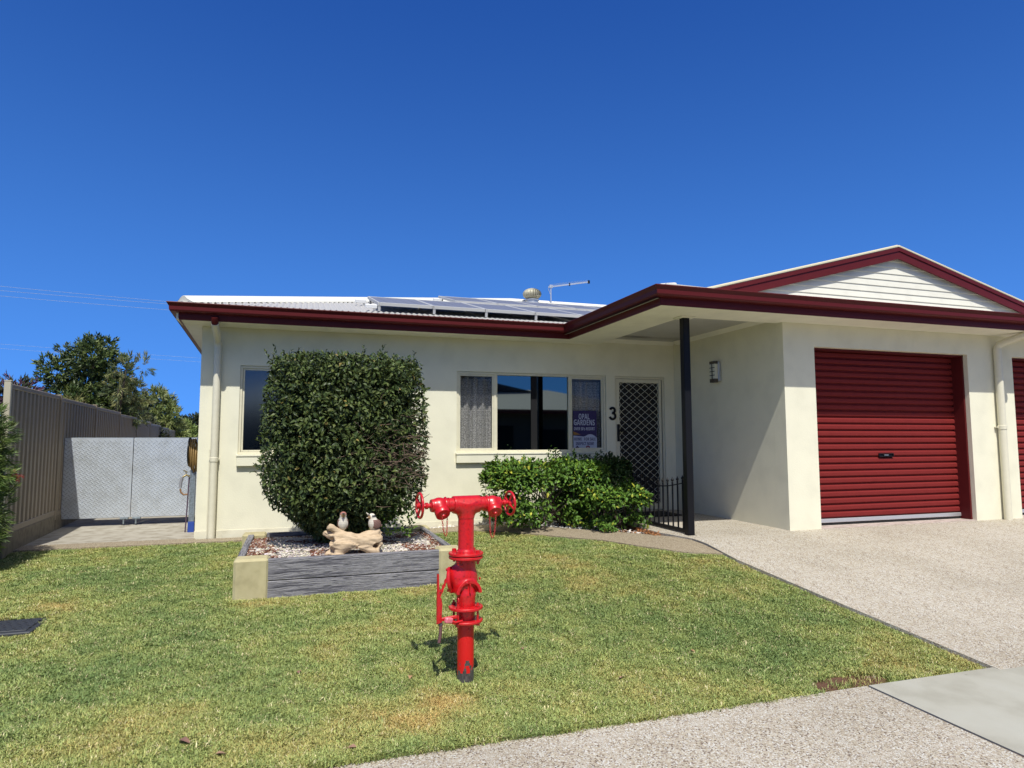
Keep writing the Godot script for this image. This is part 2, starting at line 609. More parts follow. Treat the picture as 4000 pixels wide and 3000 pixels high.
	M.galv = tri_tex(mat(0.30, 0.36, 0.41, 0.45, 0.5), T.dirt, Vector3(3, 3, 3))
	M.fence = tri_tex(mat(0.275, 0.222, 0.150, 0.55), T.mottle, Vector3(0.8, 0.8, 0.8))
	M.fence_light = mat(0.45, 0.41, 0.30, 0.5)
	M.red = tri_tex(mat(0.60, 0.0085, 0.0115, 0.36), T.paint, Vector3(3, 3, 3), T.grit, 0.03)
	M.red.clearcoat_enabled = true
	M.red.clearcoat = 0.25
	M.red.clearcoat_roughness = 0.2
	M.red_tint = mat(1, 1, 1, 0.38)
	M.red_tint.vertex_color_use_as_albedo = true
	M.tint = mat(1, 1, 1, 0.7)
	M.tint.vertex_color_use_as_albedo = true
	M.white = mat(0.75, 0.75, 0.73, 0.5)
	M.alu = mat(0.62, 0.63, 0.64, 0.35, 0.6)

func leaf_mat(rough: float, back: float) -> StandardMaterial3D:
	var m := mat(1, 1, 1, rough)
	m.vertex_color_use_as_albedo = true
	m.backlight_enabled = true
	m.backlight = Color(back, back, back * 0.6)
	return m

# ---------------------------------------------------------------- ground
func pv(a: Array) -> PackedVector2Array:
	return PackedVector2Array(a)

var lawn_poly: PackedVector2Array
var bed_poly: PackedVector2Array

func ground() -> void:
	var far := MB.new()
	far.quad(p3(-400, -0.75, -400), p3(400, -0.75, -400), p3(400, -0.75, 400), p3(-400, -0.75, 400), Vector3.UP)
	struct("ground", far, M.field)
	var back := MB.new()
	back.bx(-60, -3.3, -0.7, -0.33, 9.4, 200)
	back.bx(-60, -9.0, -0.7, -0.34, -0.2, 9.4)
	back.bx(-3.3, 60, -0.7, -0.34, 24, 200)
	struct("terrain", back, M.field)

	var drive_edge := [Vector2(4.21, 9.2), Vector2(4.2, 7.74), Vector2(4.2, 7.12), Vector2(4.26, 6.85), Vector2(4.33, 6.6), Vector2(4.33, 6.3), Vector2(4.31, 6.05), Vector2(4.31, 5.76), Vector2(4.40, 5.25), Vector2(4.52, 4.6), Vector2(4.76, 3.445)]
	# lawn: front edge at the footpath, back edge at the garden path, right edge at the driveway
	var path_low := [Vector2(1.6, 8.75), Vector2(2.0, 8.72), Vector2(2.3, 8.62), Vector2(2.6, 8.40), Vector2(2.89, 7.94), Vector2(3.16, 7.47), Vector2(3.42, 7.05), Vector2(3.6, 6.55), Vector2(3.85, 6.2), Vector2(4.0, 6.1), Vector2(4.30, 6.0)]
	var l := [Vector2(-9, 3.535), Vector2(4.725, 3.535), Vector2(4.52, 4.6), Vector2(4.40, 5.25), Vector2(4.31, 5.76), Vector2(4.30, 6.0)]
	var rev := path_low.duplicate()
	rev.reverse()
	l.append_array(rev)
	l.append_array([Vector2(-0.6, 8.93), Vector2(-9, 8.9)])
	lawn_poly = pv(l)
	struct("lawn", sheet(lawn_poly, lawn_y, 0.4, 0.6), M.soil)

	var d := drive_edge.duplicate()
	d.append_array([Vector2(14, 3.445), Vector2(14, 6.95), Vector2(5.83, 6.95), Vector2(5.83, 9.35), Vector2(4.21, 9.35)])
	struct("driveway", sheet(pv(d), func(_x, q): return drive_y(q), 0.5, 0.5), M.agg)
	struct("footpath", sheet(pv([Vector2(-9, 1.7), Vector2(3.615, 1.7), Vector2(3.615, 3.53), Vector2(-9, 3.53)]), foot_y, 0.6, 0.25), M.agg)
	struct("driveway_apron", sheet(pv([Vector2(3.63, 0.9), Vector2(14, 0.9), Vector2(14, 3.435), Vector2(3.63, 3.525)]), func(x, q): return foot_y(x, q) + 0.004, 0.6, 0.25), M.conc)
	var joint := MB.new()
	joint.bx(3.6151, 3.6299, -0.9, -0.535, 0.9, 3.52)
	struct("path_joint", joint, M.bare)
	var verge := MB.new()
	verge.bx(-60, 3.62, -0.74, -0.575, 0.9, 1.69)
	verge.bx(-60, -9.01, -0.74, -0.56, 1.69, 9.3)
	struct("verge", verge, M.soil)
	var kerb := MB.new()
	kerb.bx(-60, 60, -0.9, -0.58, 0.65, 0.89, 0.03)
	struct("kerb", kerb, M.conc)
	var road := MB.new()
	road.bx(-60, 60, -1.0, -0.70, -7.0, 0.65)
	struct("road", road, M.asphalt)

	# worn bare patch in the corner of the lawn
	var worn := PackedVector2Array()
	for i in 26:
		var a := TAU * i / 26
		var r := 1.0 + 0.16 * sin(a * 3.0 + 1.0) + 0.10 * sin(a * 7.0)
		worn.append(Vector2(3.56 + cos(a) * 0.30 * r, maxf(3.615 + sin(a) * 0.10 * r, 3.538)))
	struct("bare_earth", sheet(worn, lawn_y, 0.4, 0.02, 0.005), M.bare)
	# concrete strip along the house, the slab behind the gate, and the curved garden path
	var strip := pv([Vector2(-9, 8.9), Vector2(-0.6, 8.93), Vector2(1.6, 8.75), Vector2(2.0, 8.72), Vector2(2.3, 8.62), Vector2(2.6, 8.40), Vector2(2.89, 7.94), Vector2(3.16, 7.47), Vector2(3.42, 7.05), Vector2(3.6, 6.55), Vector2(3.85, 6.2), Vector2(4.0, 6.1), Vector2(4.305, 6.0), Vector2(4.305, 6.3), Vector2(4.31, 6.6), Vector2(4.24, 6.83), Vector2(4.05, 7.08), Vector2(3.78, 7.5), Vector2(3.5, 7.9), Vector2(3.16, 8.42), Vector2(2.73, 8.86), Vector2(2.3, 9.02), Vector2(1.2, 9.12), Vector2(-0.6, 9.17), Vector2(-1.19, 9.17), Vector2(-1.19, 9.26), Vector2(-9, 9.26)])
	struct("garden_path", sheet(strip, func(x, q): return lawn_y(x, q) + 0.032 + 0.0 * x, 0.4, 0.3), M.path)
	var slab := pv([Vector2(-3.6, 9.268), Vector2(-1.205, 9.268), Vector2(-1.205, 30), Vector2(-4.8, 30)])
	struct("side_path", sheet(slab, func(_x, q): return -0.123 + (q - 9.3) * 0.003, 2.0, 0.3), M.sideslab)

	# pebbled bed between the path and the house wall
	bed_poly = pv([Vector2(-0.62, 9.175), Vector2(1.2, 9.125), Vector2(2.3, 9.025), Vector2(2.73, 8.865), Vector2(3.16, 8.425), Vector2(3.5, 7.905), Vector2(3.78, 7.505), Vector2(4.05, 7.085), Vector2(4.19, 6.95), Vector2(4.195, 9.28), Vector2(-0.62, 9.28)])
	struct("garden_bed", sheet(bed_poly, func(x, q): return lawn_y(x, q) + 0.0, 0.4, 0.3), M.bare)
	var stone := MB.new()
	var tone := func(_v): return Color.WHITE
	stone.lathe([Vector2(0, -0.35), Vector2(0.8, -0.2), Vector2(1.0, 0.05), Vector2(0.7, 0.32), Vector2(0, 0.45)], Transform3D.IDENTITY, 7, tone)
	T.stone = stone.mesh()
	var xs := []
	var cs := PackedColorArray()
	for i in 9000:
		var q := Vector2(rng.randf_range(-0.62, 4.19), rng.randf_range(6.95, 9.27))
		if not Geometry2D.is_point_in_polygon(q, bed_poly):
			continue
		var leafy := q.x > 3.7 and q.y < 7.9 and rng.randf() < 0.35
		var s := rng.randf_range(0.010, 0.021)
		xs.append(Transform3D(Basis.from_euler(Vector3(rng.randf_range(-0.5, 0.5), rng.randf() * TAU, rng.randf_range(-0.5, 0.5))).scaled(Vector3(s, s * 0.8, s * rng.randf_range(0.6, 1.0))), p3(q.x, lawn_y(q.x, q.y) + 0.008 + rng.randf() * 0.012, q.y)))
		var w := rng.randf_range(0.55, 0.85)
		cs.append(Color(w * 0.5, w * 0.24, w * 0.1) if leafy else Color(w, w * 0.96, w * 0.88))
	var ps := many("white_pebbles", T.stone, M.tint, xs, cs)
	tag(ps, "white pebbles spread along the foot of the house wall", "pebbles")
# ---------------------------------------------------------------- house
# wall across x with rectangular openings [x0, x1, y0, y1], sorted
func wall_x(mb: MB, x0: float, x1: float, y0: float, y1: float, d0: float, d1: float, holes: Array) -> void:
	var x := x0
	for h in holes:
		mb.bx(x, h[0], y0, y1, d0, d1)
		if h[2] > y0: mb.bx(h[0], h[1], y0, h[2], d0, d1)
		if h[3] < y1: mb.bx(h[0], h[1], h[3], y1, d0, d1)
		x = h[1]
	mb.bx(x, x1, y0, y1, d0, d1)

# rectangular frame of square-cut members facing the street
func frame(mb: MB, x0: float, x1: float, y0: float, y1: float, w: float, d0: float, d1: float, bev := 0.003) -> void:
	mb.bx(x0, x1, y1 - w, y1, d0, d1, bev)
	mb.bx(x0, x1, y0, y0 + w, d0, d1, bev)
	mb.bx(x0, x0 + w, y0 + w, y1 - w, d0, d1, bev)
	mb.bx(x1 - w, x1, y0 + w, y1 - w, d0, d1, bev)

# corrugated roof sheet that runs up the slope: x0..x1, from depth d0 to dtop.call(x), height yf.call(x, d)
func corrugated(mb: MB, x0: float, x1: float, lowf: Callable, topf: Callable, yf: Callable, pitch := 0.076, amp := 0.009) -> void:
	var st := pitch / 8.0
	var n := int((x1 - x0) / st)
	for i in n:
		var p := []
		var q := []
		for x in [x0 + i * st, x0 + (i + 1) * st]:
			var ph: float = TAU * x / pitch
			var sl: float = -amp * TAU / pitch * sin(ph)
			var d0: float = lowf.call(x)
			var d1: float = maxf(topf.call(x), d0 + 0.001)
			var dy: float = (yf.call(x, d1) - yf.call(x, d0)) / (d1 - d0)
			for d in [d0, d1]:
				p.append(p3(x, yf.call(x, d) + amp * cos(ph), d))
				q.append(Vector3(-sl, 1, dy).normalized())
		mb.squad(p[0], p[1], p[3], p[2], q[0], q[1], q[3], q[2])

const GUT := [Vector2(0.0, 2.68), Vector2(0.075, 2.68), Vector2(0.088, 2.687), Vector2(0.095, 2.70), Vector2(0.098, 2.742), Vector2(0.102, 2.749), Vector2(0.121, 2.777), Vector2(0.125, 2.786), Vector2(0.122, 2.793), Vector2(0.114, 2.791), Vector2(0.096, 2.75), Vector2(0.090, 2.71), Vector2(0.072, 2.69), Vector2(0.004, 2.687)]

func house() -> void:
	var h := thing("house", "single-storey cream rendered house with maroon gutters, white iron roof and roller doors", "house", p3(5.83, 0, 9.29))
	# walls
	var w := MB.new()
	wall_x(w, -1.2, 5.83, -0.42, 2.78, 9.29, 9.49, [[-0.725, 0.5, 0.93, 2.105], [2.2, 4.6, 0.93, 2.12], [4.755, 5.645, 0.0, 2.12]])
	part("front_wall", w, M.wall, h)
	w = MB.new()
	wall_x(w, 5.83, 14.0, -0.42, 2.78, 6.75, 6.95, [[6.315, 9.0, -0.02, 2.308], [9.89, 12.57, -0.02, 2.308]])
	part("garage_wall", w, M.wall, h)
	w = MB.new()
	w.bx(5.83, 6.03, -0.42, 2.78, 6.951, 9.289)
	part("porch_wall", w, M.wall, h)
	w = MB.new()
	w.bx(-1.2, -1.0, -0.42, 2.78, 9.491, 21.0)
	w.bx(-1.0, 14.0, -0.42, 2.78, 20.8, 21.0)
	w.bx(13.8, 14.0, -0.42, 2.78, 6.951, 20.79)
	part("side_wall", w, M.wall, h)
	w = MB.new()
	w.bx(-1.206, 4.745, -0.42, -0.034, 9.283, 9.288, 0.002)
	part("slab_edge", w, M.slab, h)
	w = MB.new()
	w.bx(-0.99, 13.8, 2.79, 2.82, 9.3, 20.7)
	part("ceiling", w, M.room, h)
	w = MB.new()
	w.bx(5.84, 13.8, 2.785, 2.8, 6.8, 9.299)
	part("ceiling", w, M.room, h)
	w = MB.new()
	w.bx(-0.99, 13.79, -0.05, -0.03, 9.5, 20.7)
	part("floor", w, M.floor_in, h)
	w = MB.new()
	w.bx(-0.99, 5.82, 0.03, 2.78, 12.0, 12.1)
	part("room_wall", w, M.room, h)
	w = MB.new()
	w.bx(6.2, 9.1, -0.3, -0.003, 6.752, 7.3)
	part("threshold", w, M.sill_conc, h)
	w = MB.new()
	w.bx(9.8, 12.7, -0.3, -0.003, 6.752, 7.3)
	part("threshold", w, M.sill_conc, h)

	# eaves: soffits, porch ceiling, cornice
	w = MB.new()
	w.bx(-1.44, 4.43, 2.60, 2.68, 8.823, 9.288)
	w.bx(3.79, 4.43, 2.60, 2.68, 6.264, 8.822)
	w.bx(4.431, 14.0, 2.60, 2.68, 6.264, 6.748)
	w.bx(4.431, 5.828, 2.60, 2.68, 6.749, 6.85)
	w.prism(pv([Vector2(-1.43, -9.289), Vector2(-1.201, -9.289), Vector2(-1.201, -18.5), Vector2(-1.84, -18.5)]), 0.08, Transform3D(Basis(Vector3.RIGHT, Vector3.BACK, Vector3.DOWN), Vector3(0, 2.64, 0)))
	part("soffit", w, M.soffit, h)
	w = MB.new()
	w.bx(4.40, 5.829, 2.72, 2.75, 6.80, 9.289)
	w.bx(4.40, 4.43, 2.681, 2.719, 6.86, 9.289)
	w.bx(4.40, 5.829, 2.681, 2.719, 6.81, 6.849)
	part("porch_ceiling", w, M.soffit, h)
	w = MB.new()
	w.prism(pv([Vector2(0, 0), Vector2(0.075, 0), Vector2(0.06, -0.02), Vector2(0.02, -0.06), Vector2(0, -0.075)]), 1.39, Transform3D(Basis(Vector3.BACK, Vector3.UP, Vector3.LEFT), p3(5.13, 2.719, 9.288)))
	w.prism(pv([Vector2(0, 0), Vector2(0.075, 0), Vector2(0.06, -0.02), Vector2(0.02, -0.06), Vector2(0, -0.075)]), 2.32, Transform3D(Basis(Vector3.LEFT, Vector3.UP, Vector3.FORWARD), p3(5.828, 2.719, 8.04)))
	part("cornice", w, M.soffit, h)

	# fascia and gutter, carried round the corners
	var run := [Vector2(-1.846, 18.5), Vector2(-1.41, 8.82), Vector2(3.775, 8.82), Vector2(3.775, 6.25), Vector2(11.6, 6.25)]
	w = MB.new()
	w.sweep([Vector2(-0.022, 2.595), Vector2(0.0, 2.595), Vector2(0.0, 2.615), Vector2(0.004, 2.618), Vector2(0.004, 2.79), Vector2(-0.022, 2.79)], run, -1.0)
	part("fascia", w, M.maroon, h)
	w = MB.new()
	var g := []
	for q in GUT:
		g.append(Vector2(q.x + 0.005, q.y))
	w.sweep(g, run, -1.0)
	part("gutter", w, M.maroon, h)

	house_roof(h)
	house_windows(h)
	house_doors(h)

	# downpipe at the left corner
	var dp := MB.new()
	dp.tube(pv3([p3(-1.0, 2.64, 8.78), p3(-1.0, 2.585, 8.80), p3(-1.0, 2.555, 8.84)]), 0.043, 16)
	part("pipe_outlet", dp, M.maroon, h)
	dp = MB.new()
	dp.tube(pv3([p3(-1.0, 2.57, 8.815), p3(-1.0, 2.545, 8.845), p3(-1.0, 2.42, 9.19), p3(-1.0, 2.37, 9.225), p3(-1.0, 2.32, 9.235), p3(-1.0, 0.5, 9.235), p3(-1.0, -0.15, 9.235)]), 0.045, 18)
	dp.lathe([Vector2(0.046, -0.03), Vector2(0.051, -0.025), Vector2(0.051, 0.025), Vector2(0.046, 0.03)], Transform3D(Basis.IDENTITY, p3(-1.0, 0.87, 9.235)), 18)
	var d1 := part("downpipe", dp, M.pipe, h)
	tag(d1, "round cream downpipe at the left corner of the house")
	var br := MB.new()
	br.bx(-1.06, -0.94, 0.86, 0.885, 9.25, 9.289, 0.002)
	part("pipe_bracket", br, M.pipe, h)
	br = MB.new()
	br.tube(pv3([p3(-1.055, 1.0, 9.27), p3(-1.055, -0.12, 9.27)]), 0.007, 8)
	part("thin_conduit", br, M.pipe, h)
	# downpipe between the two roller doors
	dp = MB.new()
	dp.tube(pv3([p3(9.62, 2.63, 6.16), p3(9.615, 2.60, 6.19), p3(9.56, 2.50, 6.56), p3(9.525, 2.46, 6.66), p3(9.52, 2.40, 6.69), p3(9.52, 0.8, 6.69), p3(9.52, -0.02, 6.69)]), 0.05, 18)
	dp.lathe([Vector2(0.052, -0.03), Vector2(0.057, -0.025), Vector2(0.057, 0.025), Vector2(0.052, 0.03)], Transform3D(Basis.IDENTITY, p3(9.52, 1.28, 6.69)), 18)
	d1 = part("downpipe", dp, M.pipe, h)
	tag(d1, "round cream downpipe between the two roller doors")
	br = MB.new()
	br.bx(9.44, 9.60, 1.275, 1.29, 6.70, 6.749, 0.002)
	part("pipe_bracket", br, M.pipe, h)

	# house number
	var line := PackedVector2Array()
	for i in 15:
		var t := deg_to_rad(165.0 - 240.0 * i / 14.0)
		line.append(Vector2(cos(t) * 0.040, 0.047 + sin(t) * 0.040))
	line.append(Vector2(-0.008, 0.007))
	var low := PackedVector2Array([Vector2(-0.008, 0.007)])
	for i in 17:
		var t := deg_to_rad(75.0 - 245.0 * i / 16.0)
		low.append(Vector2(cos(t) * 0.047, -0.043 + sin(t) * 0.047))
	var num := MB.new()
	for pl in [line, low]:
		for poly in Geometry2D.offset_polyline(pl, 0.018, Geometry2D.JOIN_ROUND, Geometry2D.END_BUTT):
			num.prism(poly, 0.012 if pl == line else 0.0115, Transform3D(Basis.IDENTITY, p3(4.705, 1.528, 9.282)))
	tag(part("house_number", num, M.black, h), "black house number 3 between the window and the screen door")

func pv3(a: Array) -> PackedVector3Array:
	return PackedVector3Array(a)

func house_roof(h: Node3D) -> void:
	var sl := 0.268
	var main_y := func(_x, d): return 2.80 + sl * (d - 8.74)
	var m := MB.new()
	corrugated(m, -1.42, 13.0, func(_x): return 8.74, func(x): return minf(15.2, 8.74 + (x + 1.45)), main_y)
	# the other slopes of the hipped roof
	m.quad(p3(-1.44, 2.80, 8.74), p3(4.9, 4.531, 15.2), p3(4.9, 4.531, 15.2), p3(-1.8, 2.80, 21.6), Vector3(-1, 1, 0))
	m.quad(p3(-1.9, 2.80, 21.6), p3(4.9, 4.53, 15.2), p3(13.0, 4.53, 15.2), p3(13.0, 2.80, 21.6), Vector3(0, 1, -1))
	m.quad(p3(13.0, 2.80, 8.74), p3(13.0, 4.53, 15.2), p3(13.0, 2.80, 21.6), p3(13.0, 2.80, 15.0), Vector3(1, 0, 0))
	m.bx(-1.3, 12.9, 2.70, 2.78, 8.86, 21.0)
	var roof := part("roof", m, M.roof, h)
	tag(roof, "white corrugated iron hipped roof")
	var c := MB.new()
	for s in [[p3(-1.36, 2.825, 8.80), p3(4.96, 4.55, 15.2)], [p3(4.9, 4.55, 15.2), p3(13.0, 4.55, 15.2)]]:
		var dir: Vector3 = (s[1] - s[0]).normalized()
		var sidev := dir.cross(Vector3.UP).normalized()
		var up := sidev.cross(dir)
		var sec := [Vector2(-0.17, -0.03), Vector2(-0.07, 0.022), Vector2(-0.035, 0.055), Vector2(0, 0.066), Vector2(0.035, 0.055), Vector2(0.07, 0.022), Vector2(0.17, -0.03)]
		for i in sec.size() - 1:
			c.quad(s[0] + sidev * sec[i].x + up * sec[i].y, s[0] + sidev * sec[i + 1].x + up * sec[i + 1].y, s[1] + sidev * sec[i + 1].x + up * sec[i + 1].y, s[1] + sidev * sec[i].x + up * sec[i].y, up)
		# scalloped edge pressed into the valleys of the sheet
		var ln: float = s[0].distance_to(s[1])
		var nsc := int(ln / 0.105)
		for k in nsc:
			var a: Vector3 = s[0] + dir * (k * 0.105) + sidev * 0.17 - up * 0.035
			c.tri(a, a + dir * 0.1, a + dir * 0.05 + sidev * 0.035 - up * 0.02, up)
		for e in s:
			for i in range(1, sec.size() - 1):
				c.tri(e + sidev * sec[0].x + up * sec[0].y, e + sidev * sec[i].x + up * sec[i].y, e + sidev * sec[i + 1].x + up * sec[i + 1].y)
	part("ridge_cap", c, M.cap, roof)

	# gable roof over the garages with a strip of roof below its face
	var gx := 7.65
	var gy := 3.70
	var gp := 0.265
	var gm := MB.new()
	var el := 3.70
	var er := 2 * gx - el
	var yl := gy - gp * (gx - el)
	for s in [-1.0, 1.0]:
		var xe: float = gx + s * (gx - el)
		gm.quad(p3(xe, yl, 6.585), p3(gx, gy, 6.585), p3(gx, gy, 15.0), p3(xe, yl, 15.0), Vector3(0.2 * s, 1, 0))
		gm.tri(p3(xe, yl, 6.2), p3(xe, yl, 6.584), p3(xe - s * 0.4, yl + gp * 0.4, 6.584), Vector3(0.2 * s, 1, 0))
	gm.bx(el + 0.15, er - 0.15, 2.70, 2.76, 6.25, 9.0)
	corrugated(gm, el, er, func(_x): return 6.16, func(x): return clampf(6.16 + minf(x - el, er - x), 6.161, 6.70), func(_x, d): return 2.775 + 0.268 * (d - 6.16))
	var gr := part("gable_roof", gm, M.roof, h)
	tag(gr, "gable roof over the garages")
	# cappings along the hips below the gable
	var hc := MB.new()
	hc.tube(pv3([p3(el + 0.04, 2.80, 6.19), p3(el + 0.48, 2.925, 6.60)]), [0.016, 0.03], 8)
	part("hip_cap", hc, M.cap, gr)
	hc = MB.new()
	hc.tube(pv3([p3(er - 0.04, 2.80, 6.19), p3(er - 0.48, 2.925, 6.60)]), [0.016, 0.03], 8)
	part("hip_cap", hc, M.cap, gr)
	hc = MB.new()
	hc.bar(p3(el + 0.09, 2.802, 6.165), p3(el + 1.5, 2.775, 6.17), 0.03, 0.022)
	part("roof_edge", hc, M.cap, gr)
	# weatherboards, each lapped over the one below
	var by := 2.90
	var step := 0.0875
	var k := 0
	while by + 0.03 < gy - 0.12:
		var top := minf(by + step + 0.012, gy - 0.05)
		var x_lo := gx - (gy - 0.03 - by) / gp
		var x_hi := gx - (gy - 0.03 - top) / gp
		var bm := MB.new()
		var a0 := p3(x_lo, by, 6.655)
		var a1 := p3(2 * gx - x_lo, by, 6.655)
		var b0 := p3(x_hi, top, 6.668)
		var b1 := p3(2 * gx - x_hi, top, 6.668)
		bm.quad(a0, a1, b1, b0, Vector3.BACK)
		bm.quad(a0, a1, a1 + Vector3(0, 0, -0.02), a0 + Vector3(0, 0, -0.02), Vector3.DOWN)
		bm.quad(b0, b1, b1 + Vector3(0, 0, -0.005), b0 + Vector3(0, 0, -0.005), Vector3.UP)
		part("weatherboard", bm, M.board, h)
		by += step
		k += 1
	var wall := MB.new()
	wall.prism(pv([Vector2(gx - 3.0, 2.9), Vector2(gx + 3.0, 2.9), Vector2(gx, gy - 0.05)]), 0.05, Transform3D(Basis.IDENTITY, p3(0, 0, 6.735)))
	part("gable_wall", wall, M.board, h)
	# barge boards and their cappings
	for s in [-1.0, 1.0]:
		var b := MB.new()
		var x_end: float = gx + s * 3.35
		var y_end := gy - gp * 3.35
		b.prism(pv([Vector2(gx, gy - 0.01), Vector2(gx, gy - 0.165), Vector2(x_end, y_end - 0.165), Vector2(x_end, y_end - 0.01)]), 0.025, Transform3D(Basis.IDENTITY, p3(0, 0, 6.60)))
		b.prism(pv([Vector2(gx, gy - 0.012), Vector2(gx, gy - 0.06), Vector2(x_end, y_end - 0.06), Vector2(x_end, y_end - 0.012)]), 0.012, Transform3D(Basis.IDENTITY, p3(0, 0, 6.581)))
		part("barge_board", b, M.maroon, h)
		var cp := MB.new()
		var u := Vector3(s * 1.0, -gp, 0).normalized()
		cp.bar(p3(gx, gy + 0.010, 6.645), p3(gx, gy + 0.010, 6.645) + u * 3.62, 0.13, 0.04, Vector3.UP, 0.012)
		part("barge_cap", cp, M.barge_cap, h)
		var sf := MB.new()
		sf.quad(p3(gx, gy - 0.05, 6.612), p3(x_end, y_end - 0.05, 6.612), p3(x_end, y_end - 0.05, 6.70), p3(gx, gy - 0.05, 6.70), Vector3.DOWN)
		part("gable_soffit", sf, M.board, h)

func curtain(x0: float, x1: float, y0: float, y1: float, d: float) -> MB:
	var mb := MB.new()
	var n := int((x1 - x0) / 0.012)
	var f := func(x: float) -> float: return d + 0.022 * sin(x * 52.0) + 0.012 * sin(x * 23.0 + 1.0) + 0.006 * sin(x * 131.0)
	for i in n:
		var a := x0 + (x1 - x0) * i / n
		var b := x0 + (x1 - x0) * (i + 1) / n
		var na := Vector3((f.call(a + 0.001) - f.call(a - 0.001)) / 0.002, 0, 1).normalized()
		var nb := Vector3((f.call(b + 0.001) - f.call(b - 0.001)) / 0.002, 0, 1).normalized()
		mb.squad(p3(a, y0, f.call(a)), p3(b, y0, f.call(b)), p3(b, y1, f.call(b)), p3(a, y1, f.call(a)), na, nb, nb, na)
	return mb

func house_windows(h: Node3D) -> void:
	# the window behind the clipped bush
	var win := Node3D.new()
	win.name = numbered(h, "window")
	h.add_child(win)
	tag(win, "narrow window at the left end of the house, half hidden by the clipped bush")
	var m := MB.new()
	frame(m, -0.725, 0.5, 0.932, 2.103, 0.032, 9.31, 9.39)
	frame(m, -0.69, -0.05, 0.966, 2.069, 0.022, 9.325, 9.36)
	frame(m, -0.05, 0.466, 0.966, 2.069, 0.022, 9.325, 9.36)
	part("frame", m, M.cream, win)
	m = MB.new()
	m.bx(-0.668, -0.072, 0.99, 2.046, 9.34, 9.344)
	part("pane", m, M.film2, win)
	m = MB.new()
	m.bx(-0.028, 0.444, 0.99, 2.046, 9.34, 9.344)
	part("pane", m, M.film2, win)
	m = MB.new()
	m.bx(-0.735, 0.51, 0.78, 0.905, 9.235, 9.289, 0.006)
	m.bx(-0.74, 0.515, 0.905, 0.931, 9.225, 9.33, 0.004)
	part("sill", m, M.wall, win)

	win = Node3D.new()
	win.name = numbered(h, "window")
	h.add_child(win)
	tag(win, "wide window in four lights beside the front door, lace curtains at its ends")
	m = MB.new()
	frame(m, 2.203, 4.598, 0.932, 2.118, 0.034, 9.31, 9.40)
	m.bx(2.775, 2.81, 0.967, 2.083, 9.318, 9.40, 0.003)
	m.bx(3.975, 4.01, 0.967, 2.083, 9.318, 9.40, 0.003)
	frame(m, 2.238, 2.774, 0.967, 2.083, 0.026, 9.325, 9.362)
	frame(m, 4.011, 4.562, 0.967, 2.083, 0.026, 9.325, 9.362)
	m.bx(2.811, 2.832, 0.967, 2.083, 9.335, 9.37, 0.002)
	part("frame", m, M.cream, win)
	m = MB.new()
	m.bx(2.833, 3.372, 0.968, 2.082, 9.362, 9.366)
	part("tinted_pane", m, M.film, win)
	m = MB.new()
	m.bx(3.468, 3.974, 0.968, 2.082, 9.352, 9.356)
	part("tinted_pane", m, M.film, win)
	m = MB.new()
	m.bx(3.372, 3.468, 0.968, 2.082, 9.348, 9.37, 0.003)
	part("meeting_stile", m, mat(0.004, 0.004, 0.005, 0.95), win)
	m = MB.new()
	m.bx(2.264, 2.748, 0.993, 2.057, 9.342, 9.345)
	part("clear_pane", m, M.glass, win)
	m = MB.new()
	m.bx(4.037, 4.536, 0.993, 2.057, 9.342, 9.345)
	part("clear_pane", m, M.glass, win)
	var c := part("lace_curtain", curtain(2.245, 2.77, 0.95, 2.05, 9.425), M.lace, win)
	c = part("lace_curtain", curtain(4.02, 4.56, 0.95, 2.05, 9.47), M.lace, win)
	m = MB.new()
	m.bx(2.21, 4.59, 2.03, 2.08, 9.42, 9.47)
	part("curtain_rail", m, M.room, win)
	m = MB.new()
	m.bx(2.19, 4.665, 0.785, 0.905, 9.235, 9.289, 0.006)
	m.bx(2.185, 4.67, 0.905, 0.931, 9.225, 9.33, 0.004)
	part("sill", m, M.wall, win)

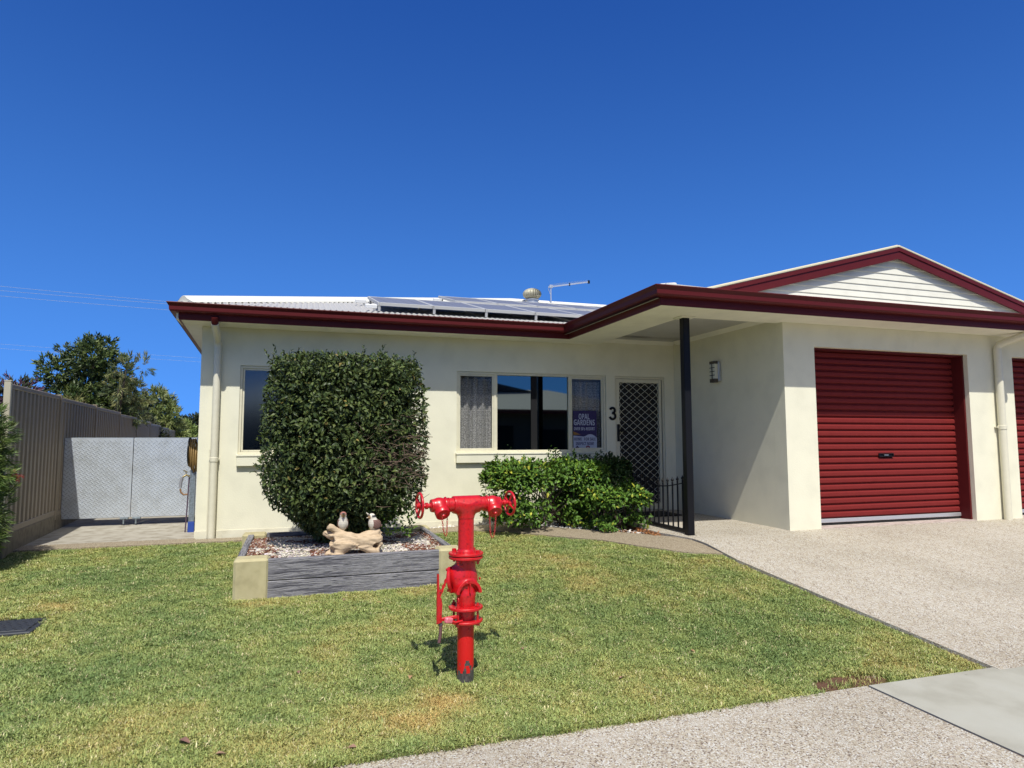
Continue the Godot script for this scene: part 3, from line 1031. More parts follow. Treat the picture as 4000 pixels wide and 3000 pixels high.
func house_doors(h: Node3D) -> void:
	var d := Node3D.new()
	d.name = numbered(h, "screen_door")
	h.add_child(d)
	tag(d, "cream security screen door with a diamond grille")
	var m := MB.new()
	m.bx(4.757, 4.785, 0.0, 2.085, 9.31, 9.42, 0.003)
	m.bx(5.615, 5.643, 0.0, 2.085, 9.31, 9.42, 0.003)
	m.bx(4.757, 5.643, 2.085, 2.118, 9.31, 9.42, 0.003)
	part("jamb", m, M.cream, d)
	m = MB.new()
	m.bx(4.788, 4.846, 0.012, 2.08, 9.318, 9.348, 0.003)
	m.bx(5.555, 5.60, 0.012, 2.08, 9.318, 9.348, 0.003)
	m.bx(4.846, 5.555, 2.025, 2.08, 9.318, 9.348, 0.003)
	m.bx(4.846, 5.555, 0.012, 0.105, 9.318, 9.348, 0.003)
	part("frame", m, M.cream, d)
	m = MB.new()
	m.bx(5.601, 5.614, 0.0, 2.084, 9.34, 9.40)
	m.bx(4.786, 5.6, 2.0805, 2.0845, 9.34, 9.40)
	part("door_gap", m, M.dark, d)
	# wavy vertical strands that touch to make diamonds
	m = MB.new()
	var px := 0.0715
	var py := 0.112
	var k := 0
	var x := 4.846
	while x < 5.57:
		var pts := PackedVector3Array()
		for j in 36:
			var xx := x + px * 0.5 * (1.0 if (j + k) % 2 == 0 else -1.0)
			pts.append(p3(clampf(xx, 4.847, 5.554), minf(0.10 + j * py / 2.0, 2.028), 9.336))
		m.tube(pts, 0.0058, 5, false)
		k += 1
		x += px
	part("diamond_grille", m, M.cream, d)
	m = MB.new()
	m.bx(4.84, 5.56, 0.1, 2.03, 9.352, 9.354)
	part("insect_mesh", m, mat(0.014, 0.013, 0.011, 0.95), d)
	m = MB.new()
	m.bx(4.786, 5.614, 0.0, 2.085, 9.44, 9.48)
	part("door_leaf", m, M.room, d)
	m = MB.new()
	m.bx(4.797, 4.835, 1.09, 1.36, 9.298, 9.317, 0.004)
	m.bar(p3(4.815, 1.255, 9.29), p3(4.94, 1.255, 9.275), 0.02, 0.022, Vector3.UP, 0.004)
	part("handle", m, M.black, d)

	for g in [[6.315, 9.0, "maroon roller door of the nearer garage"], [9.89, 12.57, "second maroon roller door, cut off by the right edge"]]:
		var r := Node3D.new()
		r.name = numbered(h, "roller_door")
		h.add_child(r)
		tag(r, g[2])
		m = MB.new()
		m.bx(g[0] + 0.001, g[0] + 0.03, 0.0, 2.3, 6.83, 7.04)
		part("guide", m, M.maroon, r)
		m = MB.new()
		m.bx(g[1] - 0.03, g[1] - 0.001, 0.0, 2.3, 6.812, 7.04)
		part("guide", m, M.maroon, r)
		m = MB.new()
		m.bx(g[0] + 0.03, g[1] - 0.03, 2.285, 2.306, 6.83, 7.04)
		m.bx(g[0] + 0.03, g[1] - 0.03, 2.2, 2.7, 7.02, 7.05)
		part("head_cover", m, M.maroon, r)
		var y0 := 0.080
		var pitch := 0.0885
		var first: MeshInstance3D = null
		for i in 26:
			if first == null:
				var s := MB.new()
				var prof := [Vector2(0.030, 0.0), Vector2(0.030, 0.010), Vector2(0.006, 0.0195), Vector2(0.001, 0.024), Vector2(0.0, 0.032), Vector2(0.0, 0.064), Vector2(0.003, 0.071), Vector2(0.018, 0.081), Vector2(0.028, 0.086), Vector2(0.030, pitch)]
				var xa: float = g[0] + 0.02
				var xb: float = g[1] - 0.02
				for j in prof.size() - 1:
					var a: Vector2 = prof[j]
					var b: Vector2 = prof[j + 1]
					s.quad(p3(xa, a.y, 6.968 + a.x), p3(xb, a.y, 6.968 + a.x), p3(xb, b.y, 6.968 + b.x), p3(xa, b.y, 6.968 + b.x), Vector3.BACK)
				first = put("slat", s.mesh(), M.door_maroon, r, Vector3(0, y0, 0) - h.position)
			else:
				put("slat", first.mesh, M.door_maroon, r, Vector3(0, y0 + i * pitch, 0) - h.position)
		m = MB.new()
		m.bx(g[0] + 0.02, g[1] - 0.02, 0.03, 0.080, 6.953, 6.993, 0.006)
		part("bottom_rail", m, M.alu, r)
		m = MB.new()
		m.bx(g[0] + 0.02, g[1] - 0.02, 0.002, 0.03, 6.963, 6.983)
		part("rubber_seal", m, M.dark, r)
		m = MB.new()
		var hx: float = (g[0] + g[1]) / 2
		frame(m, hx - 0.128, hx + 0.128, 0.875, 0.925, 0.01, 6.948, 6.968, 0.002)
		m.bx(hx - 0.118, hx + 0.118, 0.885, 0.915, 6.962, 6.966)
		m.bx(hx - 0.05, hx + 0.05, 0.888, 0.912, 6.952, 6.961, 0.003)
		part("lock_handle", m, M.black, r)
		m = MB.new()
		m.bx(hx - 0.04, hx + 0.035, 0.897, 0.904, 6.9495, 6.9515)
		part("handle_plate", m, M.alu, r)
# ---------------------------------------------------------------- on the roof
func roof_y(d: float) -> float:
	return 2.80 + 0.268 * (d - 8.74)

func roof_things() -> void:
	var tilt := Basis(Vector3.RIGHT, atan(0.268))
	var cell := mat(0.17, 0.18, 0.22, 0.4)
	cell.metallic_specular = 0.3
	var proto: Node3D = null
	var places := []
	for i in 6:
		places.append([1.02 + i * 0.765, 8.98, 1.50, "lower row"])
	for i in 6:
		places.append([2.58 + i * 0.765, 11.02, 1.50, "upper row"])
	var said := ["first", "second", "third", "fourth", "fifth", "sixth"]
	var n := 0
	for q in places:
		var where := p3(q[0] + 0.3775, roof_y(q[1]) + 0.112, q[1])
		var o: Node3D
		if proto == null:
			proto = thing("solar_panel", "", "solar panel", where, "solar panels on the roof")
			o = proto
			var fr := MB.new()
			var L := 1.55
			var W := 0.755
			for s in [-1.0, 1.0]:
				fr.box(tilt * Vector3(s * (W / 2 - 0.009), 0, -L / 2), Vector3(0.018, 0.045, L), tilt, 0.002)
			fr.box(tilt * Vector3(0, 0, -0.009), Vector3(W - 0.04, 0.045, 0.018), tilt, 0.002)
			fr.box(tilt * Vector3(0, 0, -L + 0.009), Vector3(W - 0.04, 0.045, 0.018), tilt, 0.002)
			put("frame", fr.mesh(), mat(0.50, 0.50, 0.48, 0.5), o)
			var gl := MB.new()
			gl.box(tilt * Vector3(0, 0.012, -L / 2), Vector3(W - 0.038, 0.006, L - 0.038), tilt)
			put("glass", gl.mesh(), cell, o)
			var ln := MB.new()
			for c in range(1, 5):
				ln.box(tilt * Vector3(-W / 2 + W * c / 5.0, 0.0165, -L / 2), Vector3(0.004, 0.0015, L - 0.05), tilt)
			tag(put("cell_lines", ln.mesh(), mat(0.20, 0.21, 0.25, 0.5), o), "", "", "", "stuff")
			var ft := MB.new()
			for s in [-0.36]:
				ft.box(tilt * Vector3(s, -0.06, -0.02), Vector3(0.035, 0.08, 0.03), tilt, 0.003)
				put("bracket", ft.mesh(), mat(0.45, 0.45, 0.44, 0.5), o)
			ft = MB.new()
			ft.box(tilt * Vector3(-0.36, -0.07, -L + 0.3), Vector3(0.035, 0.10, 0.03), tilt, 0.003)
			put("bracket", ft.mesh(), mat(0.45, 0.45, 0.44, 0.5), o)
		else:
			o = proto.duplicate()
			o.name = numbered(self, "solar_panel")
			add_child(o, true)
			o.position = where
		o.set_meta("label", "solar panel in the %s on the front roof slope, %s from the left" % [q[3], said[n % 6]])
		n += 1
	for s in [[0.93, 9.05, "lower", 0.2], [0.88, 10.1, "lower", 0.35], [2.50, 12.2, "upper", 0.2]]:
		var b := MB.new()
		b.box(Vector3.ZERO, Vector3(0.16, 0.05, 0.09), tilt, 0.004)
		b.box(tilt * Vector3(0.05, -0.03, 0), Vector3(0.03, 0.06, 0.05), tilt, 0.003)
		var o := put("rail_end", b.mesh(), M.white, self, p3(s[0], roof_y(s[1]) + 0.07, s[1]))
		tag(o, "white rail end left of the %s solar row, %s" % [s[2], "near its front corner" if s[3] < 0.3 and s[2] == "lower" else ("near its top" if s[2] == "lower" else "beside the ridge")], "bracket")

	# whirling roof ventilator
	var v := thing("roof_ventilator", "round weathered whirling ventilator on the roof ridge", "roof ventilator", p3(5.41, 4.46, 14.9))
	var mb := MB.new()
	mb.lathe([Vector2(0.15, -0.15), Vector2(0.15, 0.06), Vector2(0.17, 0.065), Vector2(0.17, 0.085), Vector2(0.10, 0.09)], Transform3D.IDENTITY, 24)
	put("throat", mb.mesh(), M.steel, v)
	var vane := mat(0.50, 0.48, 0.36, 0.55, 0.2)
	vane.albedo_texture = T.dirt
	vane.uv1_triplanar = true
	vane.uv1_scale = Vector3(4, 4, 4)
	for i in 22:
		var a := TAU * i / 22
		mb = MB.new()
		var last := []
		for k in 9:
			var t := PI * (0.14 + 0.80 * k / 8.0)
			var r0 := 0.20 * sin(t) + 0.02
			var y := 0.225 - 0.14 * cos(t)
			var row := []
			for e in [[0.0, 0.90], [0.16, 1.02], [0.30, 1.05]]:
				row.append(Vector3(cos(a + e[0]) * r0 * e[1], y, sin(a + e[0]) * r0 * e[1]))
			if last.size():
				for e in 2:
					mb.quad(last[e], last[e + 1], row[e + 1], row[e])
			last = row
		put("vane", mb.mesh(), vane, v)
	mb = MB.new()
	mb.lathe([Vector2(0.09, 0.352), Vector2(0.06, 0.366), Vector2(0, 0.372)], Transform3D.IDENTITY, 20)
	put("cap", mb.mesh(), vane, v)

	# television aerial
	var at := thing("tv_aerial", "slim metal television aerial on a short mast behind the ridge", "aerial", p3(5.97, 4.5, 15.06))
	mb = MB.new()
	mb.tube(pv3([Vector3(0, -0.2, 0), Vector3(0, 0.50, 0)]), 0.016, 8)
	mb.box(Vector3(0, 0.455, 0), Vector3(0.09, 0.07, 0.06), Basis.IDENTITY, 0.004)
	mb.tube(pv3([Vector3(0, 0.22, 0), Vector3(-0.07, 0.40, 0)]), 0.007, 6)
	put("mast", mb.mesh(), M.alu, at)
	mb = MB.new()
	var b0 := Vector3(-0.07, 0.435, 0)
	var b1 := Vector3(1.02, 0.635, 0.05)
	mb.bar(b0, b1, 0.018, 0.032, Vector3.UP, 0.003)
	put("boom", mb.mesh(), M.alu, at)
	for i in 12:
		var t := 0.08 + i * 0.075
		var el := MB.new()
		var q := b0.lerp(b1, t)
		var s := 0.22 - 0.10 * t
		el.tube(pv3([q + Vector3(0.0, 0.03, s), q + Vector3(0, 0.03, -s)]), 0.004, 5)
		put("rod", el.mesh(), M.alu, at)
	mb = MB.new()
	mb.box(b1, Vector3(0.05, 0.08, 0.04), Basis.IDENTITY, 0.003)
	mb.box(b0.lerp(b1, 0.52), Vector3(0.02, 0.075, 0.04), Basis.IDENTITY, 0.003)
	put("end_cap", mb.mesh(), M.black, at)

# ---------------------------------------------------------------- by the front door
func letter(parent: Node3D, called: String, text: String, at: Vector3, high: float, wide: float, m: Material, serif := false) -> void:
	var tm := TextMesh.new()
	var f := SystemFont.new()
	f.font_names = PackedStringArray(["Droid Serif" if serif else "Droid Sans"])
	f.font_weight = 700 if not serif else 400
	tm.font = f
	tm.text = text
	tm.font_size = 64
	tm.pixel_size = high / 46.0
	tm.depth = 0.0015
	var o := put(called, tm, m, parent, at)
	o.scale.x = wide / maxf(tm.get_aabb().size.x, 0.001)

func front_things() -> void:
	var m := MB.new()
	var post := thing("porch_post", "square black steel post holding up the porch roof", "post", p3(4.459, -0.02, 6.845))
	m.bx(4.414, 4.504, -0.03, 2.60, 6.80, 6.89, 0.006)
	part("shaft", m, M.black, post)
	m = MB.new()
	m.bx(4.40, 4.518, -0.02, -0.008, 6.786, 6.904, 0.002)
	part("base_plate", m, M.black, post)
	m = MB.new()
	m.bx(4.36, 4.56, 2.585, 2.599, 6.75, 6.94, 0.004)
	part("top_plate", m, M.soffit, post)

	# low wrought-iron fence from the post towards the house
	var f := thing("iron_fence", "low black wrought-iron fence with spear tops beside the porch", "fence", p3(4.445, 0, 7.5))
	m = MB.new()
	m.bx(4.425, 4.465, 0.01, 0.05, 6.895, 8.15, 0.003)
	part("bottom_rail", m, M.black, f)
	m = MB.new()
	var rail := PackedVector3Array()
	for i in 21:
		var t := i / 20.0
		rail.append(p3(4.445, 0.60 - 0.075 * sin(PI * t), 6.9 + 1.24 * t))
	m.tube(rail, 0.007, 6)
	part("curved_rail", m, M.black, f)
	for i in 11:
		var d := 6.95 + i * 0.113
		var t := (d - 6.9) / 1.24
		var top := 0.69 - 0.065 * sin(PI * t)
		m = MB.new()
		m.bx(4.437, 4.453, 0.05, top - 0.055, d - 0.008, d + 0.008, 0.001)
		m.lathe([Vector2(0.008, -0.07), Vector2(0.013, -0.06), Vector2(0.008, -0.05), Vector2(0.011, -0.045), Vector2(0.022, -0.03), Vector2(0.009, -0.015), Vector2(0, 0.01)], Transform3D(Basis.IDENTITY, p3(4.445, top, d)), 8)
		for s in [-1.0, 1.0]:
			m.tube(pv3([p3(4.445, top - 0.052, d), p3(4.445, top - 0.035, d + s * 0.017), p3(4.445, top - 0.044, d + s * 0.026)]), 0.004, 5)
		part("picket", m, M.black, f)
	m = MB.new()
	m.bx(4.43, 4.46, -0.02, 0.66, 8.15, 8.18, 0.002)
	part("end_stile", m, M.black, f)

	var coir := tri_tex(mat(0.03, 0.026, 0.022, 0.95), T.grit, Vector3(9, 9, 9), T.grit, 0.6)
	m = MB.new()
	m.bx(4.72, 5.42, -0.002, 0.02, 8.50, 9.02, 0.006)
	tag(put("door_mat", m.mesh(), coir), "dark door mat on the porch floor before the screen door", "door mat")

	# wall light
	var wl := thing("wall_light", "silver wall light with a barred face on the porch side wall", "wall light", p3(5.83, 2.10, 8.10))
	m = MB.new()
	m.bx(5.78, 5.828, 1.96, 2.245, 8.03, 8.17, 0.008)
	part("back_box", m, M.steel, wl)
	m = MB.new()
	m.bx(5.722, 5.779, 1.99, 2.215, 8.045, 8.155, 0.004)
	part("diffuser", m, mat(0.62, 0.62, 0.52, 0.3), wl)
	m = MB.new()
	for y in [1.965, 2.24]:
		m = MB.new()
		m.bx(5.715, 5.779, y - 0.025 if y < 2.1 else y - 0.03, y + 0.03 if y < 2.1 else y + 0.012, 8.04, 8.16, 0.004)
		part("end_piece", m, mat(0.10, 0.085, 0.07, 0.5, 0.5), wl)
	for y in [2.045, 2.10, 2.155]:
		m = MB.new()
		m.bx(5.714, 5.722, y - 0.004, y + 0.004, 8.042, 8.158)
		part("bar", m, M.black, wl)
	m = MB.new()
	m.bx(5.713, 5.7205, 1.995, 2.21, 8.096, 8.104)
	part("bar", m, M.black, wl)

	# for-sale board standing inside the window
	var sg := thing("sale_sign", "purple and white home-for-sale sign inside the right end of the wide window", "sign", p3(4.275, 1.262, 9.385))
	var purple := mat(0.035, 0.018, 0.12, 0.5)
	var paper := mat(0.62, 0.66, 0.80, 0.6)
	m = MB.new()
	m.bx(-0.2, 0.2, -0.31, 0.305, -0.002, 0.002)
	put("board", m.mesh(), purple, sg)
	var wave := PackedVector2Array([Vector2(-0.2, -0.31), Vector2(0.2, -0.31), Vector2(0.2, -0.115)])
	for i in 17:
		var t := i / 16.0
		wave.append(Vector2(0.2 - 0.4 * t, -0.115 + 0.052 * sin(minf(t * 1.9, 1.0) * PI) * (1.0 - 0.3 * t) + 0.035 * t))
	m = MB.new()
	m.prism(wave, 0.002, Transform3D(Basis.IDENTITY, Vector3(0, 0, 0.004)))
	put("white_panel", m.mesh(), paper, sg)
	m = MB.new()
	m.prism(pv([Vector2(-0.2, -0.015), Vector2(-0.2, -0.07), Vector2(-0.075, -0.066)]), 0.001, Transform3D(Basis.IDENTITY, Vector3(0, 0, 0.0065)))
	put("orange_wedge", m.mesh(), mat(0.45, 0.22, 0.04, 0.6), sg)
	letter(sg, "lettering", "OPAL", Vector3(-0.015, 0.215, 0.005), 0.082, 0.185, paper)
	letter(sg, "lettering", "GARDENS", Vector3(-0.012, 0.122, 0.005), 0.086, 0.355, paper)
	letter(sg, "lettering", "OVER 50's RESORT", Vector3(-0.012, 0.025, 0.005), 0.046, 0.352, paper)
	letter(sg, "lettering", "HOME   FOR SALE", Vector3(-0.005, -0.135, 0.007), 0.046, 0.362, purple)
	letter(sg, "lettering", "INSPECT NOW!", Vector3(-0.005, -0.205, 0.007), 0.046, 0.305, purple)
	m = MB.new()
	m.prism(pv([Vector2(-0.185, -0.285), Vector2(-0.135, -0.235), Vector2(-0.085, -0.285), Vector2(-0.085, -0.305), Vector2(-0.11, -0.285), Vector2(-0.11, -0.309), Vector2(-0.158, -0.309), Vector2(-0.158, -0.285), Vector2(-0.185, -0.305)]), 0.0015, Transform3D(Basis.IDENTITY, Vector3(0, 0, 0.0065)))
	put("arrow", m.mesh(), purple, sg)
	m = MB.new()
	for i in 6:
		var a := -0.35 + i * (PI + 0.7) / 5.0
		var c := Vector2(0.045, -0.262) + Vector2(cos(a), sin(a) * 0.7) * 0.024
		var pet := PackedVector2Array()
		for j in 8:
			pet.append(c + Vector2(cos(TAU * j / 8) * 0.013, sin(TAU * j / 8) * 0.012).rotated(a))
		m.prism(pet, 0.001, Transform3D(Basis.IDENTITY, Vector3(0, 0, 0.006 + i * 0.0004)))
	put("flower_emblem", m.mesh(), mat(0.30, 0.06, 0.10, 0.6), sg)
	letter(sg, "lettering", "Opal Gardens", Vector3(0.06, -0.295, 0.007), 0.03, 0.21, mat(0.12, 0.12, 0.2, 0.6), true)

	# meter pit cover in the lawn
	var pit := thing("pit_cover", "dark plastic pit cover set in the lawn at the left edge", "pit cover", p3(-2.25, -0.33, 6.15))
	var pl := mat(0.035, 0.038, 0.043, 0.5)
	m = MB.new()
	var y := lawn_y(-2.2, 6.15) + 0.022
	m.bx(-2.72, -1.86, y - 0.10, y, 5.93, 6.37, 0.006)
	part("rim", m, pl, pit)
	m = MB.new()
	m.bx(-2.68, -1.90, y - 0.02, y + 0.008, 5.97, 6.33, 0.003)
	part("lid", m, pl, pit)
	m = MB.new()
	for i in 15:
		for j in 7:
			var c := p3(-2.66 + i * 0.0525 + (0.026 if j % 2 else 0.0), y + 0.0105, 5.995 + j * 0.05)
			m.box(c, Vector3(0.024, 0.005, 0.009), Basis(Vector3.UP, 0.7 if (i + j) % 2 else -0.7), 0.002)
	tag(part("grip_studs", m, pl, pit), "", "", "", "stuff")

# ---------------------------------------------------------------- fire hydrant
func hydrant() -> void:
	var gy := lawn_y(1.083, 4.286)
	var hy := thing("fire_hydrant", "red pillar fire hydrant with two valve wheels on the front lawn", "fire hydrant", p3(1.083, gy, 4.286))
	hy.rotation.y = deg_to_rad(6.0)
	var red: Material = M.red
	var m := MB.new()
	var nz := FastNoiseLite.new()
	nz.seed = 5
	nz.frequency = 22.0
	var scuff := func(p: Vector3) -> Color:
		var n := nz.get_noise_3d(p.x, p.y * 0.6, p.z)
		var edge := 0.085 + 0.09 * n + 0.045 * exp(-pow((p.x + 0.012) / 0.02, 2.0)) * signf(p.z)
		if p.y < edge and not (p.y > 0.07 and p.y < 0.10 and p.x > -0.01 and p.x < 0.016):
			var w := 0.07 + 0.06 * nz.get_noise_3d(p.x * 3, p.y * 3, p.z * 3)
			return Color(w * 1.1, w, w * 0.95)
		return Color(0.60, 0.0085, 0.0115)
	var prof := []
	for i in 33:
		prof.append(Vector2(0.0545, -0.12 + i * 0.016))
	m.lathe(prof, Transform3D.IDENTITY, 56, scuff)
	put("lower_pipe", m.mesh(), M.red_tint, hy)
	m = MB.new()
	m.lathe([Vector2(0, 0.06), Vector2(0.009, 0.059), Vector2(0.011, 0.05)], Transform3D(Basis(Vector3.RIGHT, PI / 2), Vector3(0.006, 0.345, 0.0)), 12)
	put("plug", m.mesh(), red, hy)
	# flanges
	var fl := func(y: float, r: float, t: float) -> MB:
		var f := MB.new()
		f.lathe([Vector2(0.05, y - t / 2), Vector2(r - 0.004, y - t / 2), Vector2(r, y - t / 2 + 0.004), Vector2(r, y + t / 2 - 0.004), Vector2(r - 0.004, y + t / 2), Vector2(0.05, y + t / 2)], Transform3D.IDENTITY, 48)
		return f
	for q in [[0.395, 0.112, 0.017], [0.478, 0.113, 0.019], [0.800, 0.113, 0.018], [0.823, 0.115, 0.018]]:
		put("flange", fl.call(q[0], q[1], q[2]).mesh(), red, hy)
	m = MB.new()
	m.lathe([Vector2(0.06, 0.38), Vector2(0.06, 0.49)], Transform3D.IDENTITY, 36)
	put("spool", m.mesh(), red, hy)
	for k in 4:
		var a := PI / 4 + k * PI / 2 + 0.12
		var o := Vector3(cos(a) * 0.092, 0, sin(a) * 0.092)
		m = MB.new()
		m.lathe([Vector2(0, 0.515), Vector2(0.008, 0.513), Vector2(0.008, 0.50), Vector2(0.0155, 0.50), Vector2(0.0155, 0.487)], Transform3D(Basis.IDENTITY, o), 6)
		m.lathe([Vector2(0.008, 0.487), Vector2(0.008, 0.38), Vector2(0.0155, 0.388), Vector2(0.0155, 0.373), Vector2(0, 0.371)], Transform3D(Basis.IDENTITY, o), 6)
		put("bolt", m.mesh(), red, hy)
		m = MB.new()
		m.lathe([Vector2(0, 0.849), Vector2(0.0155, 0.848), Vector2(0.0155, 0.832)], Transform3D(Basis.IDENTITY, o), 6)
		m.lathe([Vector2(0.0155, 0.791), Vector2(0.0155, 0.779), Vector2(0.0085, 0.778), Vector2(0.0085, 0.762), Vector2(0, 0.761)], Transform3D(Basis.IDENTITY, o), 6)
		put("bolt", m.mesh(), red, hy)
	# check valve body: a bulging casting with an arched shoulder and a cover at its left
	var body := func(p: Vector3) -> float:
		var d := cone_d(p, Vector3(0, 0.80, 0), Vector3(0, 0.70, 0), 0.066, 0.064)
		d = smin(d, cone_d(p, Vector3(0, 0.56, 0.008), Vector3(0, 0.46, 0), 0.063, 0.059), 0.02)
		d = smin(d, ell_d(p, Vector3(0.0, 0.655, -0.01), Vector3(0.082, 0.085, 0.078)), 0.03)
		# arched shoulder over the lower pipe
		var q := Vector2(p.x, p.y - 0.575)
		var arch := maxf(absf(q.length() - 0.077) - 0.011, maxf(-q.y - 0.0, absf(p.z - 0.035) - 0.038))
		d = smin(d, arch, 0.016)
		d = smin(d, ell_d(p, Vector3(-0.055, 0.665, -0.03), Vector3(0.06, 0.085, 0.075)), 0.025)
		return d
	put("valve_body", nets(body, Vector3(-0.135, 0.45, -0.12), Vector3(0.115, 0.80, 0.11), 0.0055), red, hy)
	m = MB.new()
	m.box(Vector3(0.002, 0.61, 0.078), Vector3(0.008, 0.06, 0.018), Basis.IDENTITY, 0.003)
	put("rib", m.mesh(), red, hy)
	var side := Transform3D(Basis(Vector3.FORWARD, -PI / 2 - 0.12).rotated(Vector3.UP, -0.5), Vector3(-0.085, 0.655, -0.025))
	m = MB.new()
	m.lathe([Vector2(0, 0.03), Vector2(0.05, 0.03), Vector2(0.07, 0.022), Vector2(0.083, 0.02), Vector2(0.085, 0.015), Vector2(0.085, 0.002), Vector2(0.06, 0.0)], side, 32)
	put("cover", m.mesh(), red, hy)
	for k in 6:
		var a := TAU * k / 6 + 0.3
		m = MB.new()
		m.lathe([Vector2(0.009, 0.018), Vector2(0.009, 0.03), Vector2(0, 0.033)], side * Transform3D(Basis.IDENTITY, Vector3(cos(a) * 0.075, 0, sin(a) * 0.075)), 6)
		put("cover_bolt", m.mesh(), red, hy)
	for q in [Vector3(0.094, 0.652, 0.0), Vector3(-0.02, 0.648, 0.075), Vector3(-0.045, 0.752, 0.05)]:
		m = MB.new()
		m.lathe([Vector2(0.008, 0.0), Vector2(0.008, 0.008), Vector2(0, 0.011)], Transform3D(Basis.looking_at(Vector3(q.x, 0, q.z).normalized(), Vector3.UP) * Basis(Vector3.RIGHT, -PI / 2), q), 10)
		put("stud", m.mesh(), red, hy)
	m = MB.new()
	var eye := PackedVector3Array()
	for k in 12:
		eye.append(Vector3(-0.07, 0.535 + 0.019 * sin(TAU * k / 12), 0.045 + 0.016 * cos(TAU * k / 12)))
	m.tube(eye, 0.0055, 6, false, true)
	put("eye_ring", m.mesh(), red, hy)
	# riser and tee
	m = MB.new()
	m.lathe([Vector2(0.06, 0.83), Vector2(0.058, 0.845), Vector2(0.0535, 0.85), Vector2(0.0525, 0.86), Vector2(0.0525, 1.052), Vector2(0.055, 1.054), Vector2(0.056, 1.06), Vector2(0.056, 1.10)], Transform3D.IDENTITY, 40)
	put("riser", m.mesh(), red, hy)
	var ty := 1.143
	var tee := func(p: Vector3) -> float:
		var d := maxf(Vector2(p.y - ty, p.z).length() - 0.0575, absf(p.x) - 0.094)
		d = smin(d, maxf(Vector2(p.x, p.z).length() - 0.0555, maxf(p.y - ty, 1.052 - p.y)), 0.035)
		return d
	put("tee", nets(tee, Vector3(-0.105, 1.045, -0.07), Vector3(0.105, 1.215, 0.07), 0.005), red, hy)
	for s in [-1.0, 1.0]:
		var ax := Transform3D(Basis(Vector3.FORWARD, s * PI / 2), Vector3(0, ty, 0))
		m = MB.new()
		m.lathe([Vector2(0.0465, 0.085), Vector2(0.0465, 0.118), Vector2(0.049, 0.12), Vector2(0.049, 0.128), Vector2(0.044, 0.13), Vector2(0.044, 0.15)], ax, 36)
		put("sleeve", m.mesh(), red, hy)
		m = MB.new()
		m.lathe([Vector2(0.03, 0.138), Vector2(0.053, 0.139), Vector2(0.055, 0.142), Vector2(0.055, 0.151), Vector2(0.053, 0.154), Vector2(0.03, 0.155)], ax, 6)
		put("hex_nut", m.mesh(), red, hy)
		var turn: float = 0.42 if s < 0 else 0.18
		var od := Vector3(0.0, -0.66, 0.75).rotated(Vector3.UP, -s * turn * 0.3).normalized()
		var cv := Vector3(s * 0.187, ty, 0)
		var vb := func(p: Vector3) -> float:
			var d := (p - cv).length() - 0.051
			d = smin(d, cone_d(p, Vector3(s * 0.15, ty, 0), cv, 0.042, 0.045), 0.015)
			d = smin(d, cone_d(p, cv, cv + od * 0.055, 0.040, 0.038), 0.015)
			d = smin(d, maxf(Vector2(p.y - ty, p.z).length() - 0.042, absf(p.x - s * 0.225) - 0.018), 0.01)
			return d
		put("outlet_valve", nets(vb, cv - Vector3(0.075, 0.115, 0.07), cv + Vector3(0.075, 0.075, 0.11), 0.0048), red, hy)
		var up := od.cross(Vector3.RIGHT).normalized()
		var ob := Basis(Vector3.RIGHT, -od, up) if false else Basis(up.cross(-od), -od, up)
		var ot := Transform3D(ob.orthonormalized(), cv)
		m = MB.new()
		m.lathe([Vector2(0.040, -0.045), Vector2(0.047, -0.047), Vector2(0.048, -0.052), Vector2(0.048, -0.082), Vector2(0.0455, -0.085), Vector2(0.012, -0.0845), Vector2(0.012, -0.096), Vector2(0.009, -0.10), Vector2(0, -0.101)], ot, 32)
		put("outlet_cap", m.mesh(), red, hy)
		m = MB.new()
		m.lathe([Vector2(0.028, 0.238), Vector2(0.024, 0.246), Vector2(0.015, 0.25), Vector2(0.014, 0.262), Vector2(0.021, 0.264), Vector2(0.022, 0.28), Vector2(0.014, 0.283), Vector2(0.011, 0.30), Vector2(0.011, 0.325), Vector2(0.016, 0.327), Vector2(0.016, 0.34), Vector2(0, 0.342)], ax, 12)
		put("spindle", m.mesh(), red, hy)
		# hand wheel
		var wc := Vector3(s * 0.318, ty + (0.004 if s < 0 else -0.006), 0)
		var wn := Vector3(1, 0, 0.0 if s < 0 else -0.06).normalized()
		var wu := Vector3.UP
		var wv := wn.cross(wu).normalized()
		m = MB.new()
		var rim := PackedVector3Array()
		for k in 36:
			var a := TAU * k / 36
			rim.append(wc + (wu * cos(a) + wv * sin(a)) * 0.078)
		m.tube(rim, 0.0085, 8, false, true)
		for k in 4:
			var a := TAU * k / 4 + 0.5
			m.tube(pv3([wc - wn * s * 0.008 + (wu * cos(a) + wv * sin(a)) * 0.012, wc + (wu * cos(a) + wv * sin(a)) * 0.074]), 0.0075, 6)
		m.lathe([Vector2(0, -0.016), Vector2(0.019, -0.014), Vector2(0.019, 0.012), Vector2(0, 0.014)], Transform3D(Basis(Vector3.FORWARD, PI / 2), wc), 14)
		put("hand_wheel", m.mesh(), red, hy)
		# cap chain: a hanging loop of links
		var a0 := cv + od * 0.098 + Vector3(-0.012, -0.006, 0.0) if s < 0 else cv + Vector3(-0.038, -0.055, 0.045)
		var a1 := cv + od * 0.07 + Vector3(0.035, -0.03, -0.01) if s < 0 else cv + od * 0.10 + Vector3(0.0, -0.01, 0.0)
		var low := Vector3((a0.x + a1.x) / 2 + (0.012 if s < 0 else -0.004), (0.955 if s < 0 else 0.925), (a0.z + a1.z) / 2)
		var cm := MB.new()
		var pts := []
